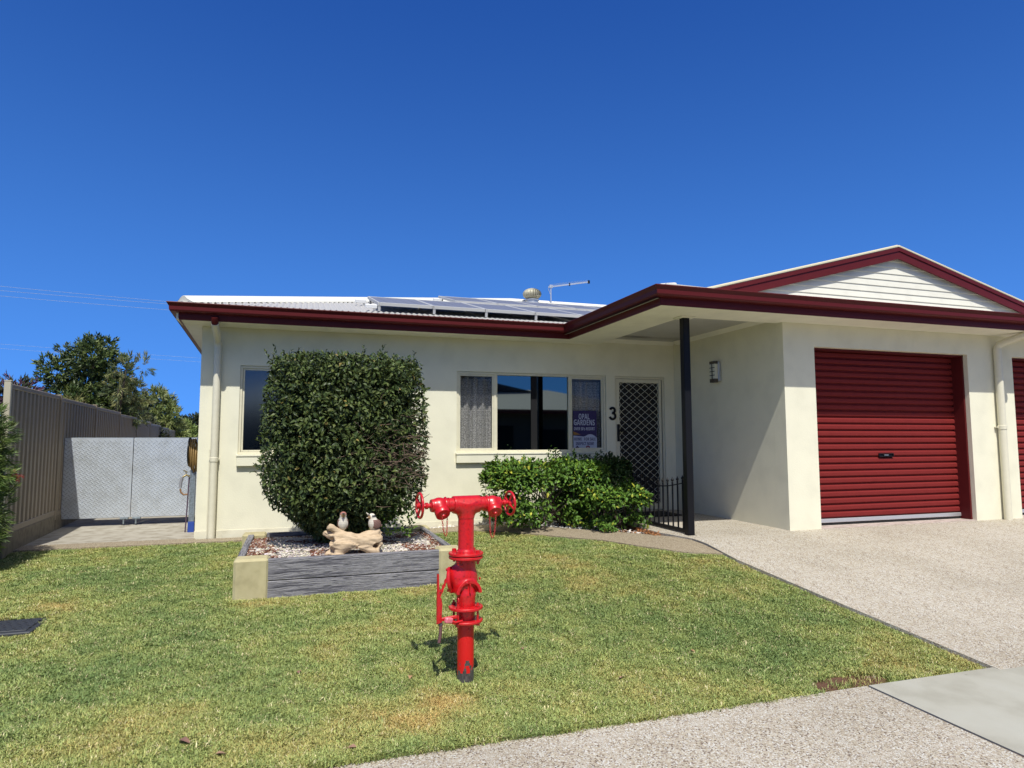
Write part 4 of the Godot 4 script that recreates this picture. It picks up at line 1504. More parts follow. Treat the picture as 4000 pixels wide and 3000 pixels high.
		for k in 33:
			var t := k / 32.0
			var hgt := pow(absf(2 * t - 1), 1.7)
			var e := a0 if t < 0.5 else a1
			var wdt := pow(absf(2 * t - 1), 0.55)
			pts.append(Vector3(lerpf(low.x, e.x, wdt), lerpf(low.y, e.y, hgt), lerpf(low.z, e.z, wdt)))
		var total := 0.0
		for k in 32:
			total += pts[k].distance_to(pts[k + 1])
		var links := int(total / 0.0125)
		var seg := 0
		var run := 0.0
		for k in links:
			var want := (k + 0.5) * total / links
			while seg < 31 and run + pts[seg].distance_to(pts[seg + 1]) < want:
				run += pts[seg].distance_to(pts[seg + 1])
				seg += 1
			var q: Vector3 = pts[seg].lerp(pts[seg + 1], (want - run) / pts[seg].distance_to(pts[seg + 1]))
			var dr: Vector3 = (pts[seg + 1] - pts[seg]).normalized()
			var sd := dr.cross(Vector3.BACK if k % 2 else Vector3(1, 0, 0.01)).normalized()
			var lp := PackedVector3Array()
			for j in 10:
				var a := TAU * j / 10
				lp.append(q + dr * cos(a) * 0.0088 + sd * sin(a) * 0.0048)
			cm.tube(lp, 0.0017, 4, false, true)
		put("chain", cm.mesh(), mat(0.50, 0.05, 0.045, 0.45, 0.2), hy)
	# coupling spanner bracket at the left of the lower flanges
	m = MB.new()
	m.prism(pv([Vector2(-0.222, 0.405), Vector2(-0.188, 0.412), Vector2(-0.188, 0.455), Vector2(-0.184, 0.52), Vector2(-0.192, 0.56), Vector2(-0.204, 0.58), Vector2(-0.208, 0.60), Vector2(-0.210, 0.715), Vector2(-0.220, 0.718)]), 0.012, Transform3D(Basis(Vector3.UP, 0.25), Vector3(0, 0, 0.0)))
	put("lever_plate", m.mesh(), red, hy)
	m = MB.new()
	var wavy := PackedVector2Array()
	for i in 11:
		var t := i / 10.0
		wavy.append(Vector2(-0.196 + 0.052 * t + 0.004 * sin(t * 22.0), 0.575 + 0.115 * t))
	for i in 11:
		var t := 1.0 - i / 10.0
		wavy.append(Vector2(-0.183 + 0.052 * t + 0.003 * sin(t * 22.0 + 1.5), 0.567 + 0.112 * t))
	m.prism(wavy, 0.01, Transform3D(Basis.IDENTITY, Vector3(0, 0, 0.03)))
	m.bar(Vector3(-0.205, 0.60, 0.04), Vector3(-0.178, 0.606, 0.032), 0.012, 0.012)
	put("lever_handle", m.mesh(), red, hy)
	m = MB.new()
	m.bar(Vector3(-0.195, 0.425, 0.04), Vector3(-0.06, 0.437, 0.05), 0.018, 0.022, Vector3.UP, 0.004)
	m.tube(pv3([Vector3(-0.05, 0.412, 0.075), Vector3(-0.10, 0.410, 0.085), Vector3(-0.118, 0.418, 0.08)]), 0.008, 8)
	put("link_arm", m.mesh(), red, hy)
	m = MB.new()
	m.box(Vector3(-0.142, 0.425, 0.075), Vector3(0.055, 0.035, 0.03), Basis(Vector3.BACK, -0.2) * Basis(Vector3.UP, 0.3), 0.007)
	put("padlock", m.mesh(), mat(0.66, 0.17, 0.21, 0.4), hy)
	m = MB.new()
	m.tube(pv3([Vector3(-0.186, 0.44, 0.03), Vector3(-0.182, 0.39, 0.035)]), 0.014, 12)
	put("tail_nut", m.mesh(), mat(0.16, 0.13, 0.15, 0.4, 0.6), hy)
	m = MB.new()
	m.tube(pv3([Vector3(-0.180, 0.395, 0.035), Vector3(-0.186, 0.33, 0.04), Vector3(-0.196, 0.285, 0.045)]), 0.0105, 12)
	put("tail_rod", m.mesh(), tri_tex(mat(0.20, 0.10, 0.10, 0.5, 0.3), T.dirt, Vector3(9, 9, 9)), hy)

# ---------------------------------------------------------------- raised planter with the log and the birds
func planter() -> void:
	var pl := thing("planter_box", "raised garden bed of grey sleepers between buff concrete corner posts", "planter", p3(0.5, -0.32, 7.35))
	var wood := tri_tex(mat(0.46, 0.455, 0.47, 0.85), T.grain, Vector3(0.30, 8.0, 8.0), T.grain_relief, 0.5)
	var wood_end := tri_tex(mat(0.46, 0.455, 0.47, 0.85), T.grain, Vector3(8.0, 8.0, 0.30), T.grain_relief, 0.5)
	for wm in [wood, wood_end]:
		wm.detail_enabled = true
		wm.detail_blend_mode = BaseMaterial3D.BLEND_MODE_MUL
		wm.detail_albedo = T.blotch
	var buff := tri_tex(mat(0.52, 0.46, 0.26, 0.9), T.stain, Vector3(1.6, 1.6, 1.6), T.grit, 0.5)
	for y in [[-0.36, -0.160], [-0.154, 0.035]]:
		var m := MB.new()
		m.bx(-0.30, 1.45, y[0], y[1], 6.452, 6.52, 0.006)
		part("sleeper", m, wood, pl)
		m = MB.new()
		m.bx(-0.30, 1.45, y[0] + 0.003, y[1] + 0.003, 8.25, 8.315, 0.006)
		part("sleeper", m, wood, pl)
		for x in [-0.495, 1.475]:
			m = MB.new()
			m.bx(x, x + 0.065, y[0] + 0.005, y[1] + 0.006, 6.60, 8.36, 0.006)
			part("sleeper", m, wood_end, pl)
	for q in [[-0.508, -0.208, 6.437, 6.66], [1.352, 1.60, 6.437, 6.66], [-0.56, -0.30, 8.15, 8.36], [1.34, 1.60, 8.15, 8.36]]:
		var m := MB.new()
		var back: bool = q[2] > 7
		m.bx(q[0], q[1], -0.42, 0.048, q[2], q[3], 0.022)
		part("corner_post", m, buff, pl)
	var fill := MB.new()
	fill.bx(-0.44, 1.48, -0.30, -0.035, 6.51, 8.26)
	var nz := FastNoiseLite.new()
	nz.seed = 3
	nz.frequency = 1.4
	var soil := part("garden_soil", fill, M.bare, pl)
	soil.name = "garden_soil"
	# white stones and bark, scattered in patches
	var xs := []
	var cs := PackedColorArray()
	var bx_ := []
	var bc := PackedColorArray()
	var chip := MB.new()
	chip.box(Vector3.ZERO, Vector3(1.6, 0.35, 0.55), Basis.IDENTITY, 0.1)
	for i in 24000:
		var x := rng.randf_range(-0.43, 1.47)
		var d := rng.randf_range(6.52, 8.25)
		var bark: bool = nz.get_noise_2d(x * 1.5, d * 1.5) > 0.05 or x < -0.28 + 0.1 * sin(d * 5.0) or (x > 0.15 and x < 0.4 and d < 7.0) or x > 1.38
		var y := -0.035 + 0.045 * sin(clampf((d - 6.5) / 1.75, 0, 1) * PI) + rng.randf() * 0.02
		if bark and rng.randf() < 0.72:
			var s := rng.randf_range(0.008, 0.019)
			bx_.append(Transform3D(Basis.from_euler(Vector3(rng.randf_range(-0.6, 0.6), rng.randf() * TAU, rng.randf_range(-0.6, 0.6))).scaled(Vector3(s, s, s)), p3(x, y + 0.006, d)))
			var w := rng.randf_range(0.5, 1.25)
			bc.append(Color(0.22 * w, 0.085 * w, 0.045 * w))
		else:
			var s := rng.randf_range(0.008, 0.0165)
			xs.append(Transform3D(Basis.from_euler(Vector3(rng.randf_range(-0.5, 0.5), rng.randf() * TAU, rng.randf_range(-0.5, 0.5))).scaled(Vector3(s, s * 0.8, s * rng.randf_range(0.6, 1.0))), p3(x, y + 0.004, d)))
			var w := rng.randf_range(0.30, 0.72)
			cs.append(Color(w, w * rng.randf_range(0.82, 0.97), w * rng.randf_range(0.62, 0.9)))
	tag(many("bed_stones", T.stone, M.tint, xs, cs), "small white stones scattered over the planter bed", "stones")
	tag(many("bark_chips", chip.mesh(), M.tint, bx_, bc), "red-brown bark chips between the stones of the planter", "bark")

	# driftwood log
	var lc := p3(0.57, -0.01, 6.70)
	var lg := thing("driftwood_log", "pale hollow driftwood log lying at the front of the planter", "log", lc)
	var ln := FastNoiseLite.new()
	ln.seed = 12
	ln.frequency = 9.0
	ln.fractal_octaves = 3
	var log_f := func(p: Vector3) -> float:
		var n := ln.get_noise_3dv(Vector3(p.x * 0.35, p.y * 1.6, p.z * 1.6))
		var d := cone_d(p, Vector3(-0.17, 0.125, 0.02), Vector3(0.20, 0.130, 0.02), 0.072, 0.070)
		d = smin(d, cone_d(p, Vector3(-0.04, 0.17, 0.01), Vector3(-0.255, 0.285, -0.01), 0.046, 0.032), 0.06)
		d = smin(d, cone_d(p, Vector3(-0.12, 0.14, -0.04), Vector3(-0.275, 0.215, -0.06), 0.05, 0.026), 0.05)
		d = smin(d, cone_d(p, Vector3(0.08, 0.15, 0.0), Vector3(0.215, 0.215, -0.01), 0.06, 0.038), 0.06)
		d = smin(d, cone_d(p, Vector3(-0.08, 0.10, 0.05), Vector3(-0.20, 0.0, 0.085), 0.052, 0.038), 0.05)
		d = smin(d, cone_d(p, Vector3(0.10, 0.10, 0.05), Vector3(0.215, 0.0, 0.075), 0.052, 0.038), 0.05)
		d = smin(d, cone_d(p, Vector3(-0.17, 0.07, -0.05), Vector3(-0.25, 0.0, -0.02), 0.045, 0.042), 0.04)
		d = maxf(d, -cone_d(p, Vector3(-0.005, -0.005, 0.16), Vector3(0.01, 0.01, 0.0), 0.088, 0.075))
		d = maxf(d, -cone_d(p, Vector3(-0.34, 0.15, 0.04), Vector3(-0.17, 0.135, 0.02), 0.080, 0.035))
		d = maxf(d, -cone_d(p, Vector3(0.225, 0.085, 0.16), Vector3(0.19, 0.09, 0.03), 0.044, 0.026))
		# long grooves that follow the wood
		d += 0.007 * sin(p.y * 62.0 + sin(p.x * 11.0) * 2.2 + n * 4.0) * smoothstep(0.03, 0.0, absf(d))
		d = maxf(d, (p - Vector3(-0.258, 0.285, 0)).dot(Vector3(-0.9, 0.43, 0.05)))
		return d + n * 0.012
	put("trunk", nets(log_f, Vector3(-0.33, -0.04, -0.13), Vector3(0.30, 0.335, 0.16), 0.0075), tri_tex(mat(0.62, 0.475, 0.31, 0.8), T.dirt, Vector3(1.2, 5, 5)), lg)
	tag(lg.get_child(0), "")
	bird("bird_statue", "small painted bird statue facing forward on the left of the driftwood log", lc + Vector3(-0.115, 0.245, -0.03), 0.0, true)
	bird("bird_statue", "small painted bird statue turned sideways with open beak, on the right of the log", lc + Vector3(0.18, 0.235, 0.0), -1.15, false)
	var stone := MB.new()
	stone.lathe([Vector2(0, -0.02), Vector2(0.032, -0.005), Vector2(0.036, 0.008), Vector2(0.02, 0.02), Vector2(0, 0.024)], Transform3D(Basis.from_scale(Vector3(1.1, 1, 0.8)), p3(0.575, -0.005, 6.58)), 14)
	tag(put("pale_stone", stone.mesh(), M.white), "one larger pale stone under the arch of the driftwood log", "stone")

func bird(called: String, label: String, at: Vector3, turn: float, front: bool) -> void:
	var b := thing(called, label, "bird statue", at)
	b.rotation.y = turn
	# built facing the street (+z), feet at the origin
	var hd := Vector3(0, 0.150, 0.022) if front else Vector3(0, 0.135, 0.022)
	var up := 0.35 if front else 0.75
	var f := func(p: Vector3) -> float:
		var d := ell_d(p, Vector3(0, 0.058, 0.0), Vector3(0.046, 0.062, 0.052))
		d = smin(d, cone_d(p, Vector3(0, 0.08, 0.01), hd, 0.034, 0.028), 0.03)
		d = smin(d, ell_d(p, hd, Vector3(0.031, 0.028, 0.034)), 0.012)
		d = smin(d, cone_d(p, Vector3(0, 0.05, -0.03), Vector3(0, 0.035, -0.085), 0.03, 0.011), 0.03)
		var tip := hd + Vector3(0, 0.05 * up + 0.004, 0.062)
		d = smin(d, cone_d(p, hd + Vector3(0, 0.002, 0.02), tip, 0.015, 0.004), 0.008)
		if not front:
			d = smin(d, cone_d(p, hd + Vector3(0, -0.006, 0.02), hd + Vector3(0, -0.01, 0.058), 0.012, 0.004), 0.006)
		for s in [-1.0, 1.0]:
			d = smin(d, ell_d(p, Vector3(s * 0.041, 0.06, -0.014), Vector3(0.013, 0.046, 0.046)), 0.006)
		return d
	var tint := func(p: Vector3) -> Color:
		var q := p - hd
		var brown := Color(0.22, 0.12, 0.095)
		var white := Color(0.66, 0.60, 0.50)
		if q.length() < 0.05 and q.y > -0.026:
			if q.z > 0.026: return Color(0.32, 0.2, 0.10) if q.y < 0.012 else Color(0.10, 0.085, 0.08)
			if front: return Color(0.36, 0.15, 0.12) if q.y > 0.0 else white
			if absf(q.y - 0.004) < 0.011 and q.z < 0.015: return Color(0.07, 0.065, 0.07)
			return white
		if absf(p.x) > 0.034 and p.y < 0.105 and p.z < 0.028: return brown * (0.8 + 0.3 * sin(p.y * 420.0 + p.z * 160.0))
		if p.z < -0.025: return brown
		if front and p.y > 0.085 and absf(p.x) < (p.y - 0.08) * 0.4: return Color(0.13, 0.12, 0.13)
		return white * (0.9 + 0.12 * sin(p.y * 380.0))
	put("body", nets(f, Vector3(-0.065, -0.01, -0.11), Vector3(0.065, 0.215, 0.105), 0.0042, tint), M.tint, b)
# ---------------------------------------------------------------- side yard: fence, gates, hose
func side_yard() -> void:
	var f := thing("boundary_fence", "long taupe steel boundary fence running back from the left edge", "fence", p3(-3.18, -0.12, 10.68))
	var dir := Vector3(-sin(0.07), 0, -cos(0.07))
	var side := Vector3(cos(0.07), 0, -sin(0.07))
	var fb := Basis(side, Vector3.UP, -dir)
	var L := 2.38
	var tops := [1.735, 1.714, 1.700, 1.665, 1.630, 1.585, 1.54, 1.495, 1.45, 1.41, 1.37]
	# one corrugated panel, shared by every bay
	var pm := MB.new()
	var ribs := 13
	var w := (L - 0.07) / ribs
	var sec := []
	for i in ribs:
		for q in [[0.0, 0.0], [0.28, 0.0], [0.42, 0.030], [0.86, 0.030], [1.0, 0.0]]:
			sec.append(Vector2(i * w + q[0] * w, q[1]))
	for i in sec.size() - 1:
		if sec[i].x == sec[i + 1].x:
			continue
		var a := Vector3(sec[i].y, 0, -sec[i].x)
		var b := Vector3(sec[i + 1].y, 0, -sec[i + 1].x)
		pm.quad(a, b, b + Vector3(0, 1.56, 0), a + Vector3(0, 1.56, 0), Vector3.RIGHT)
	var panel := pm.mesh()
	var plinth := tri_tex(mat(0.24, 0.21, 0.15, 0.9), T.dirt, Vector3(0.8, 0.8, 0.8))
	for k in 10:
		var p0 := Vector3(-3.18, 0, -10.68) + dir * (L * (k - 1)) - f.position
		var top: float = tops[k]
		if k == 0:
			p0 += dir * 0.22
		var pn := put("panel", panel, M.fence, f, p0 + dir * 0.035 + Vector3(0, top - 1.60, 0))
		pn.basis = fb
		if k == 0:
			pn.scale.z = 0.906
		var ln := L - 0.07 if k else 2.10
		var m := MB.new()
		m.box(p0 + dir * (0.035 + ln / 2) + Vector3(0, top - 0.02, 0) + side * 0.012, Vector3(0.048, 0.055, ln), fb, 0.008)
		put("top_rail", m.mesh(), M.fence, f)
		m = MB.new()
		m.box(p0 + dir * (0.035 + ln / 2) + Vector3(0, top - 1.61, 0) + side * 0.014, Vector3(0.048, 0.07, ln), fb, 0.006)
		put("bottom_rail", m.mesh(), M.fence, f)
		m = MB.new()
		m.box(p0 + Vector3(0, top - 0.83, 0) + side * 0.012, Vector3(0.066, 1.72, 0.055), fb, 0.006)
		m.box(p0 + Vector3(0, top + 0.036, 0) + side * 0.012, Vector3(0.07, 0.012, 0.06), fb, 0.003)
		put("post", m.mesh(), M.fence_light if k == 0 else M.fence, f)
		m = MB.new()
		m.box(p0 + dir * (0.035 + ln / 2) + Vector3(0, top - 1.78, 0) + side * 0.01, Vector3(0.07, 0.28, ln + 0.01), fb, 0.01)
		put("plinth", m.mesh(), plinth, f)

	# two leaves of tread plate
	var plate := tri_tex(mat(0.58, 0.625, 0.675, 0.36, 0.35), T.stain, Vector3(0.9, 0.9, 0.9))
	var bars := mat(0.60, 0.645, 0.69, 0.27, 0.45)
	for q in [[-3.165, -2.292, "left leaf of the silver tread-plate driveway gate", 0.0], [-2.282, -1.29, "right leaf of the silver tread-plate driveway gate", 0.0]]:
		var g := thing("gate_leaf", q[2], "gate", p3(q[0], -0.02, 11.0), "gate leaves between the fence and the house")
		var m := MB.new()
		m.bx(q[0], q[1], 0.0, 1.155, 11.0, 11.004)
		part("sheet", m, plate, g)
		m = MB.new()
		var y := 0.03
		var row := 0
		while y < 1.14:
			var x: float = q[0] + 0.02 + (0.035 if row % 2 else 0.0)
			while x < q[1] - 0.015:
				m.box(p3(x, y, 10.9985), Vector3(0.044, 0.011, 0.005), Basis(Vector3.BACK, 0.72 if row % 2 else -0.72), 0.0022)
				x += 0.07
			y += 0.030
			row += 1
		tag(part("tread_bars", m, bars, g), "", "", "", "stuff")
		m = MB.new()
		frame(m, q[0], q[1], -0.005, 1.16, 0.035, 11.005, 11.04)
		part("frame", m, M.galv, g)
		m = MB.new()
		var bx0: float = q[1] - 0.13 if q[0] < -3.0 else q[0] + 0.02
		m.bx(bx0, bx0 + 0.11, -0.03, -0.006, 10.985, 11.03, 0.004)
		m.bx(bx0 + 0.04, bx0 + 0.06, -0.10, -0.01, 10.99, 11.01, 0.003)
		part("bottom_bolt", m, M.galv, g)
	var m := MB.new()
	m.bx(-3.225, -3.185, -0.16, 1.245, 10.96, 11.0, 0.004)
	m.tube(pv3([p3(-3.18, 1.05, 10.975), p3(-3.18, 1.2, 10.975)]), 0.012, 8)
	tag(part("gate_post", m, M.galv), "blue-grey galvanised gate post against the boundary fence", "post")
	m = MB.new()
	m.bx(-3.30, -3.21, -0.16, 1.15, 10.90, 10.97, 0.004)
	tag(part("steel_upright", m, mat(0.06, 0.06, 0.065, 0.6)), "dark steel upright between the boundary fence and the gate post", "post")

	# tap post with its hose, and the hose reel round the corner of the house
	var tp := thing("tap_post", "square galvanised tap post with a blue foot at the house corner", "tap post", p3(-1.345, -0.12, 9.95))
	m = MB.new()
	m.bx(-1.365, -1.295, 0.02, 0.71, 9.92, 9.98, 0.004)
	part("shaft", m, M.galv, tp)
	m = MB.new()
	m.bx(-1.370, -1.290, -0.125, 0.019, 9.912, 9.985, 0.004)
	part("foot", m, mat(0.02, 0.06, 0.30, 0.5), tp)
	m = MB.new()
	m.tube(pv3([p3(-1.40, -0.12, 9.93), p3(-1.385, 0.25, 9.93), p3(-1.375, 0.62, 9.93)]), 0.009, 8)
	part("riser_pipe", m, mat(0.09, 0.06, 0.09, 0.5), tp)
	m = MB.new()
	m.tube(pv3([p3(-1.37, 0.63, 9.915), p3(-1.41, 0.65, 9.90), p3(-1.45, 0.62, 9.89)]), 0.013, 8)
	m.box(p3(-1.42, 0.70, 9.90), Vector3(0.06, 0.014, 0.02), Basis(Vector3.BACK, -0.5), 0.003)
	m.tube(pv3([p3(-1.41, 0.655, 9.90), p3(-1.415, 0.70, 9.90)]), 0.006, 6)
	part("tap", m, mat(0.30, 0.24, 0.12, 0.4, 0.7), tp)
	m = MB.new()
	m.tube(pv3([p3(-1.455, 0.62, 9.89), p3(-1.47, 0.55, 9.89), p3(-1.475, 0.48, 9.89)]), 0.019, 10)
	part("hose_fitting", m, mat(0.25, 0.25, 0.27, 0.5), tp)
	m = MB.new()
	m.tube(pv3([p3(-1.475, 0.47, 9.89), p3(-1.465, 0.42, 9.89), p3(-1.43, 0.385, 9.89), p3(-1.385, 0.39, 9.90)]), 0.011, 8)
	part("hose_loop", m, mat(0.25, 0.13, 0.05, 0.6), tp)

	var hr := thing("hose_reel", "black hose reel with coiled brown hose on the side wall", "hose reel", p3(-1.2, 0.95, 9.95))
	m = MB.new()
	m.lathe([Vector2(0, -0.02), Vector2(0.19, -0.02), Vector2(0.2, -0.012), Vector2(0.2, 0.0), Vector2(0.16, 0.004), Vector2(0, 0.004)], Transform3D(Basis(Vector3.FORWARD, -PI / 2), p3(-1.395, 0.96, 9.98)), 32)
	part("flange", m, M.black, hr)
	m = MB.new()
	m.lathe([Vector2(0, -0.02), Vector2(0.19, -0.02), Vector2(0.2, -0.012), Vector2(0.2, 0.0), Vector2(0, 0.004)], Transform3D(Basis(Vector3.FORWARD, -PI / 2), p3(-1.215, 0.96, 9.98)), 32)
	part("flange", m, M.black, hr)
	for k in 6:
		m = MB.new()
		var rg := PackedVector3Array()
		for i in 24:
			var a := TAU * i / 24
			rg.append(p3(-1.375 + k * 0.027, 0.945 + 0.185 * sin(a) * (1.0 + 0.12 * (k % 3)) - 0.02 * k, 9.97 + 0.15 * cos(a)))
		m.tube(rg, 0.0125, 6, false, true)
		part("hose_coil", m, mat(0.26, 0.16, 0.05, 0.6), hr)
	m = MB.new()
	m.tube(pv3([p3(-1.26, 0.72, 9.93), p3(-1.255, 0.5, 9.93), p3(-1.25, 0.2, 9.95), p3(-1.24, -0.08, 9.99)]), 0.011, 8)
	part("hanging_hose", m, mat(0.42, 0.18, 0.09, 0.6), hr)

# ---------------------------------------------------------------- leaves
# one leaf, folded along its middle: base at the origin, tip along +y, upper side +z
func leaf(len: float, wide: float, fold := 0.25, droop := 0.15) -> ArrayMesh:
	var mb := MB.new()
	var mid := [Vector3.ZERO, Vector3(0, len * 0.5, len * 0.03), Vector3(0, len, -len * droop)]
	for s in [-1.0, 1.0]:
		var e1 := Vector3(s * wide * 0.5, len * 0.36, wide * fold)
		var e2 := Vector3(s * wide * 0.36, len * 0.68, wide * fold * 0.5 - len * droop * 0.35)
		mb.quad(mid[0], e1, e2, mid[1], Vector3.BACK)
		mb.tri(mid[1], e2, mid[2], Vector3.BACK)
	return mb.mesh()

# a sprig of several leaves round a short stem
func sprig(n: int, len: float, wide: float, spread: float, sd: int) -> ArrayMesh:
	var r := RandomNumberGenerator.new()
	r.seed = sd
	var mb := MB.new()
	for i in n:
		var a := TAU * i / n * 1.618 * 2.0 + r.randf() * 0.6
		var tilt := spread * r.randf_range(0.5, 1.2)
		var b := Basis(Vector3.UP, a) * Basis(Vector3.RIGHT, tilt)
		var o := Vector3(0, len * 0.9 * i / n, 0)
		var l := len * r.randf_range(0.75, 1.1)
		var w := wide * r.randf_range(0.8, 1.15)
		var t := r.randf_range(0.8, 1.15)
		mb.col = Color(t, t, t)
		for s in [-1.0, 1.0]:
			mb.tri(o, o + b * Vector3(s * w * 0.5, l * 0.45, w * 0.2), o + b * Vector3(0, l, -l * 0.1), b * Vector3.BACK)
	return mb.mesh()

func aim(y: Vector3, z: Vector3) -> Basis:
	var yy := y.normalized()
	var x := yy.cross(z)
	if x.length() < 0.01:
		x = yy.cross(Vector3(0.3, 0.5, 0.8))
	x = x.normalized()
	return Basis(x, yy, x.cross(yy))

func rdir() -> Vector3:
	var v := Vector3(rng.randfn(), rng.randfn(), rng.randfn())
	return v.normalized() if v.length() > 0.01 else Vector3.UP

func pick(cols: Array) -> Color:
	var c: Color = cols[rng.randi() % cols.size()]
	var w := rng.randf_range(0.75, 1.25)
	return Color(c.r * w * rng.randf_range(0.92, 1.08), c.g * w, c.b * w)

# branching stems: from a foot to each of the given ends
func stems(foot: Vector3, ends: Array, r0: float, r1: float, bend := 0.15) -> MB:
	var mb := MB.new()
	for e in ends:
		var m1: Vector3 = foot.lerp(e, 0.35) + Vector3(rng.randfn() * bend, 0.1, rng.randfn() * bend) * foot.distance_to(e) * 0.5
		var pts := PackedVector3Array()
		var rr := []
		for i in 9:
			var t := i / 8.0
			pts.append(foot.lerp(m1, t).lerp(m1.lerp(e, t), t))
			rr.append(lerpf(r0, r1, t))
		mb.tube(pts, rr, 7)
	return mb

# leaves over and within a list of round clumps [centre, radius, ...]
func crown(clumps: Array, per_m2: float, cols: Array, out := 0.5, inner := 0.55, squash := 1.0) -> Array:
	var xs := []
	var cs := PackedColorArray()
	for c in clumps:
		var r: float = c[1]
		var n := int(4 * PI * r * r * per_m2)
		var tone := rng.randf_range(0.8, 1.2)
		for i in n:
			var d := rdir()
			var f := lerpf(inner, 1.08, pow(rng.randf(), 0.6))
			var p: Vector3 = c[0] + Vector3(d.x, d.y * squash, d.z) * r * f
			var y := (d * out + rdir() * 0.7 + Vector3(0, 0.15, 0)).normalized()
			var z := (d * 0.6 + Vector3.UP * 0.6 + rdir() * 0.6).normalized()
			var s := rng.randf_range(0.7, 1.25)
			xs.append(Transform3D(aim(y, z).scaled(Vector3(s, s, s)), p))
			var k := pick(cols)
			cs.append(Color(k.r * tone, k.g * tone, k.b * tone))
	return [xs, cs]

func plants() -> void:
	var glossy := leaf_mat(0.42, 0.25)
	glossy.metallic_specular = 0.3
	var soft := leaf_mat(0.55, 0.35)
	var bark := tri_tex(mat(0.11, 0.085, 0.06, 0.9), T.dirt, Vector3(3, 3, 3), T.grit, 0.4)
	# ---- clipped bush in the planter: a rounded cube on a narrow foot
	var bc := p3(0.515, -0.05, 7.50)
	var bush := thing("clipped_bush", "big dark green bush clipped to a rounded block in the planter", "bush", bc)
	var wide := func(y: float) -> float:
		return smoothstep(-0.10, 0.72, y) * 0.84 + 0.18 - 0.05 * smoothstep(1.3, 2.05, y) - 0.16 * pow(clampf((y - 1.65) / 0.42, 0, 1), 2.6)
	var lf := leaf(0.054, 0.024)
	var xs := []
	var cs := PackedColorArray()
	var dark := [Color(0.046, 0.068, 0.020), Color(0.062, 0.089, 0.024), Color(0.095, 0.120, 0.033), Color(0.037, 0.056, 0.019)]
	var n3 := FastNoiseLite.new()
	n3.seed = 8
	n3.frequency = 2.2
	for i in 30000:
		var y: float
		var dirv: Vector3
		var p: Vector3
		var f := 1.0 - 0.42 * pow(rng.randf(), 1.8)
		if i % 6 == 0:
			# top
			var a := rng.randf() * TAU
			var q := sqrt(rng.randf()) * 0.80
			var sq := pow(pow(absf(cos(a)), 3.2) + pow(absf(sin(a)), 3.2), -1.0 / 3.2)
			p = Vector3(cos(a) * q * sq, 2.055 - 0.30 * pow(rng.randf(), 1.6) - 0.14 * pow(q, 5.0), sin(a) * q * sq)
			dirv = Vector3(p.x * 0.35, 1, p.z * 0.35).normalized()
		else:
			y = 0.10 + 1.95 * rng.randf()
			var a := rng.randf() * TAU
			var sq := pow(pow(absf(cos(a)), 3.2) + pow(absf(sin(a)), 3.2), -1.0 / 3.2)
			var r: float = wide.call(y) * f * sq * 0.835
			r *= 1.0 + 0.055 * n3.get_noise_3d(cos(a) * 1.5, y * 1.5, sin(a) * 1.5)
			p = Vector3(cos(a) * r, y, sin(a) * r)
			dirv = Vector3(cos(a), 0.15 if y > 0.5 else -0.4, sin(a)).normalized()
		if f > 0.86 and n3.get_noise_3dv(p * 3.4 + Vector3(7, 1, 3)) > 0.10 and rng.randf() < 0.8:
			continue
		# sparse patch where twigs show
		var bare := Vector2((p.x - 0.42) / 0.34, (p.y - 1.05) / 0.26).length()
		if p.z > 0.3 and bare < 1.0 and rng.randf() < 0.62 * (1.0 - bare * bare):
			continue
		var yv := (dirv * 0.35 + rdir() * 0.75 + Vector3(0, -0.25, 0)).normalized()
		var zv := (dirv * 0.9 + Vector3.UP * 0.45 + rdir() * 0.55).normalized()
		var s := rng.randf_range(0.7, 1.25)
		xs.append(Transform3D(aim(yv, zv).scaled(Vector3(s, s, s)), bc + p))
		var lc := pick(dark)
		var tn := 1.0 + 0.55 * n3.get_noise_3dv(p * 1.7)
		if rng.randf() < 0.012:
			lc = Color(0.22, 0.17, 0.05)
		cs.append(Color(lc.r * tn, lc.g * tn, lc.b * tn))
	# the thick inside
	for i in 15000:
		var y := 0.12 + 1.78 * rng.randf()
		var a := rng.randf() * TAU
		var sq := pow(pow(absf(cos(a)), 3.2) + pow(absf(sin(a)), 3.2), -1.0 / 3.2)
		var r: float = wide.call(y) * sqrt(rng.randf_range(0.06, 0.66)) * sq * 0.865
		xs.append(Transform3D(aim(rdir(), Vector3(cos(a), 0.3, sin(a)) + rdir() * 0.5).scaled(Vector3.ONE * 1.7), bc + Vector3(cos(a) * r, y, sin(a) * r)))
		cs.append(pick(dark))
	# fresh shoots low at the right, and stray sprigs along the outline
	for i in 260:
		var p := Vector3(rng.randf_range(0.30, 0.80), rng.randf_range(0.16, 0.50), rng.randf_range(0.25, 0.55))
		p.x *= 0.75 + p.y * 0.5
		xs.append(Transform3D(aim(Vector3(0, 0.5, 0.4) + rdir() * 0.7, Vector3(0, 0.8, 0.6) + rdir() * 0.5), bc + p))
		cs.append(pick([Color(0.10, 0.18, 0.03), Color(0.14, 0.22, 0.04)]))
	for k in 46:
		var a := rng.randf() * TAU
		var top := rng.randf() < 0.6
		var p0 := Vector3(cos(a) * 0.85 * rng.randf(), 2.04, sin(a) * 0.8 * rng.randf()) if top else Vector3(cos(a) * 0.86, rng.randf_range(0.7, 1.8), sin(a) * 0.80)
		var dv := (Vector3(0, 1, 0) if top else Vector3(cos(a), 0.5, sin(a))) + rdir() * 0.3
		for j in 7:
			xs.append(Transform3D(aim(dv + rdir() * 0.9, Vector3.UP + rdir()).scaled(Vector3(0.8, 0.8, 0.8)), bc + p0 + dv * (j * 0.014)))
			cs.append(pick(dark))
	many("foliage", lf, glossy, xs, cs, bush)
	var ends := []
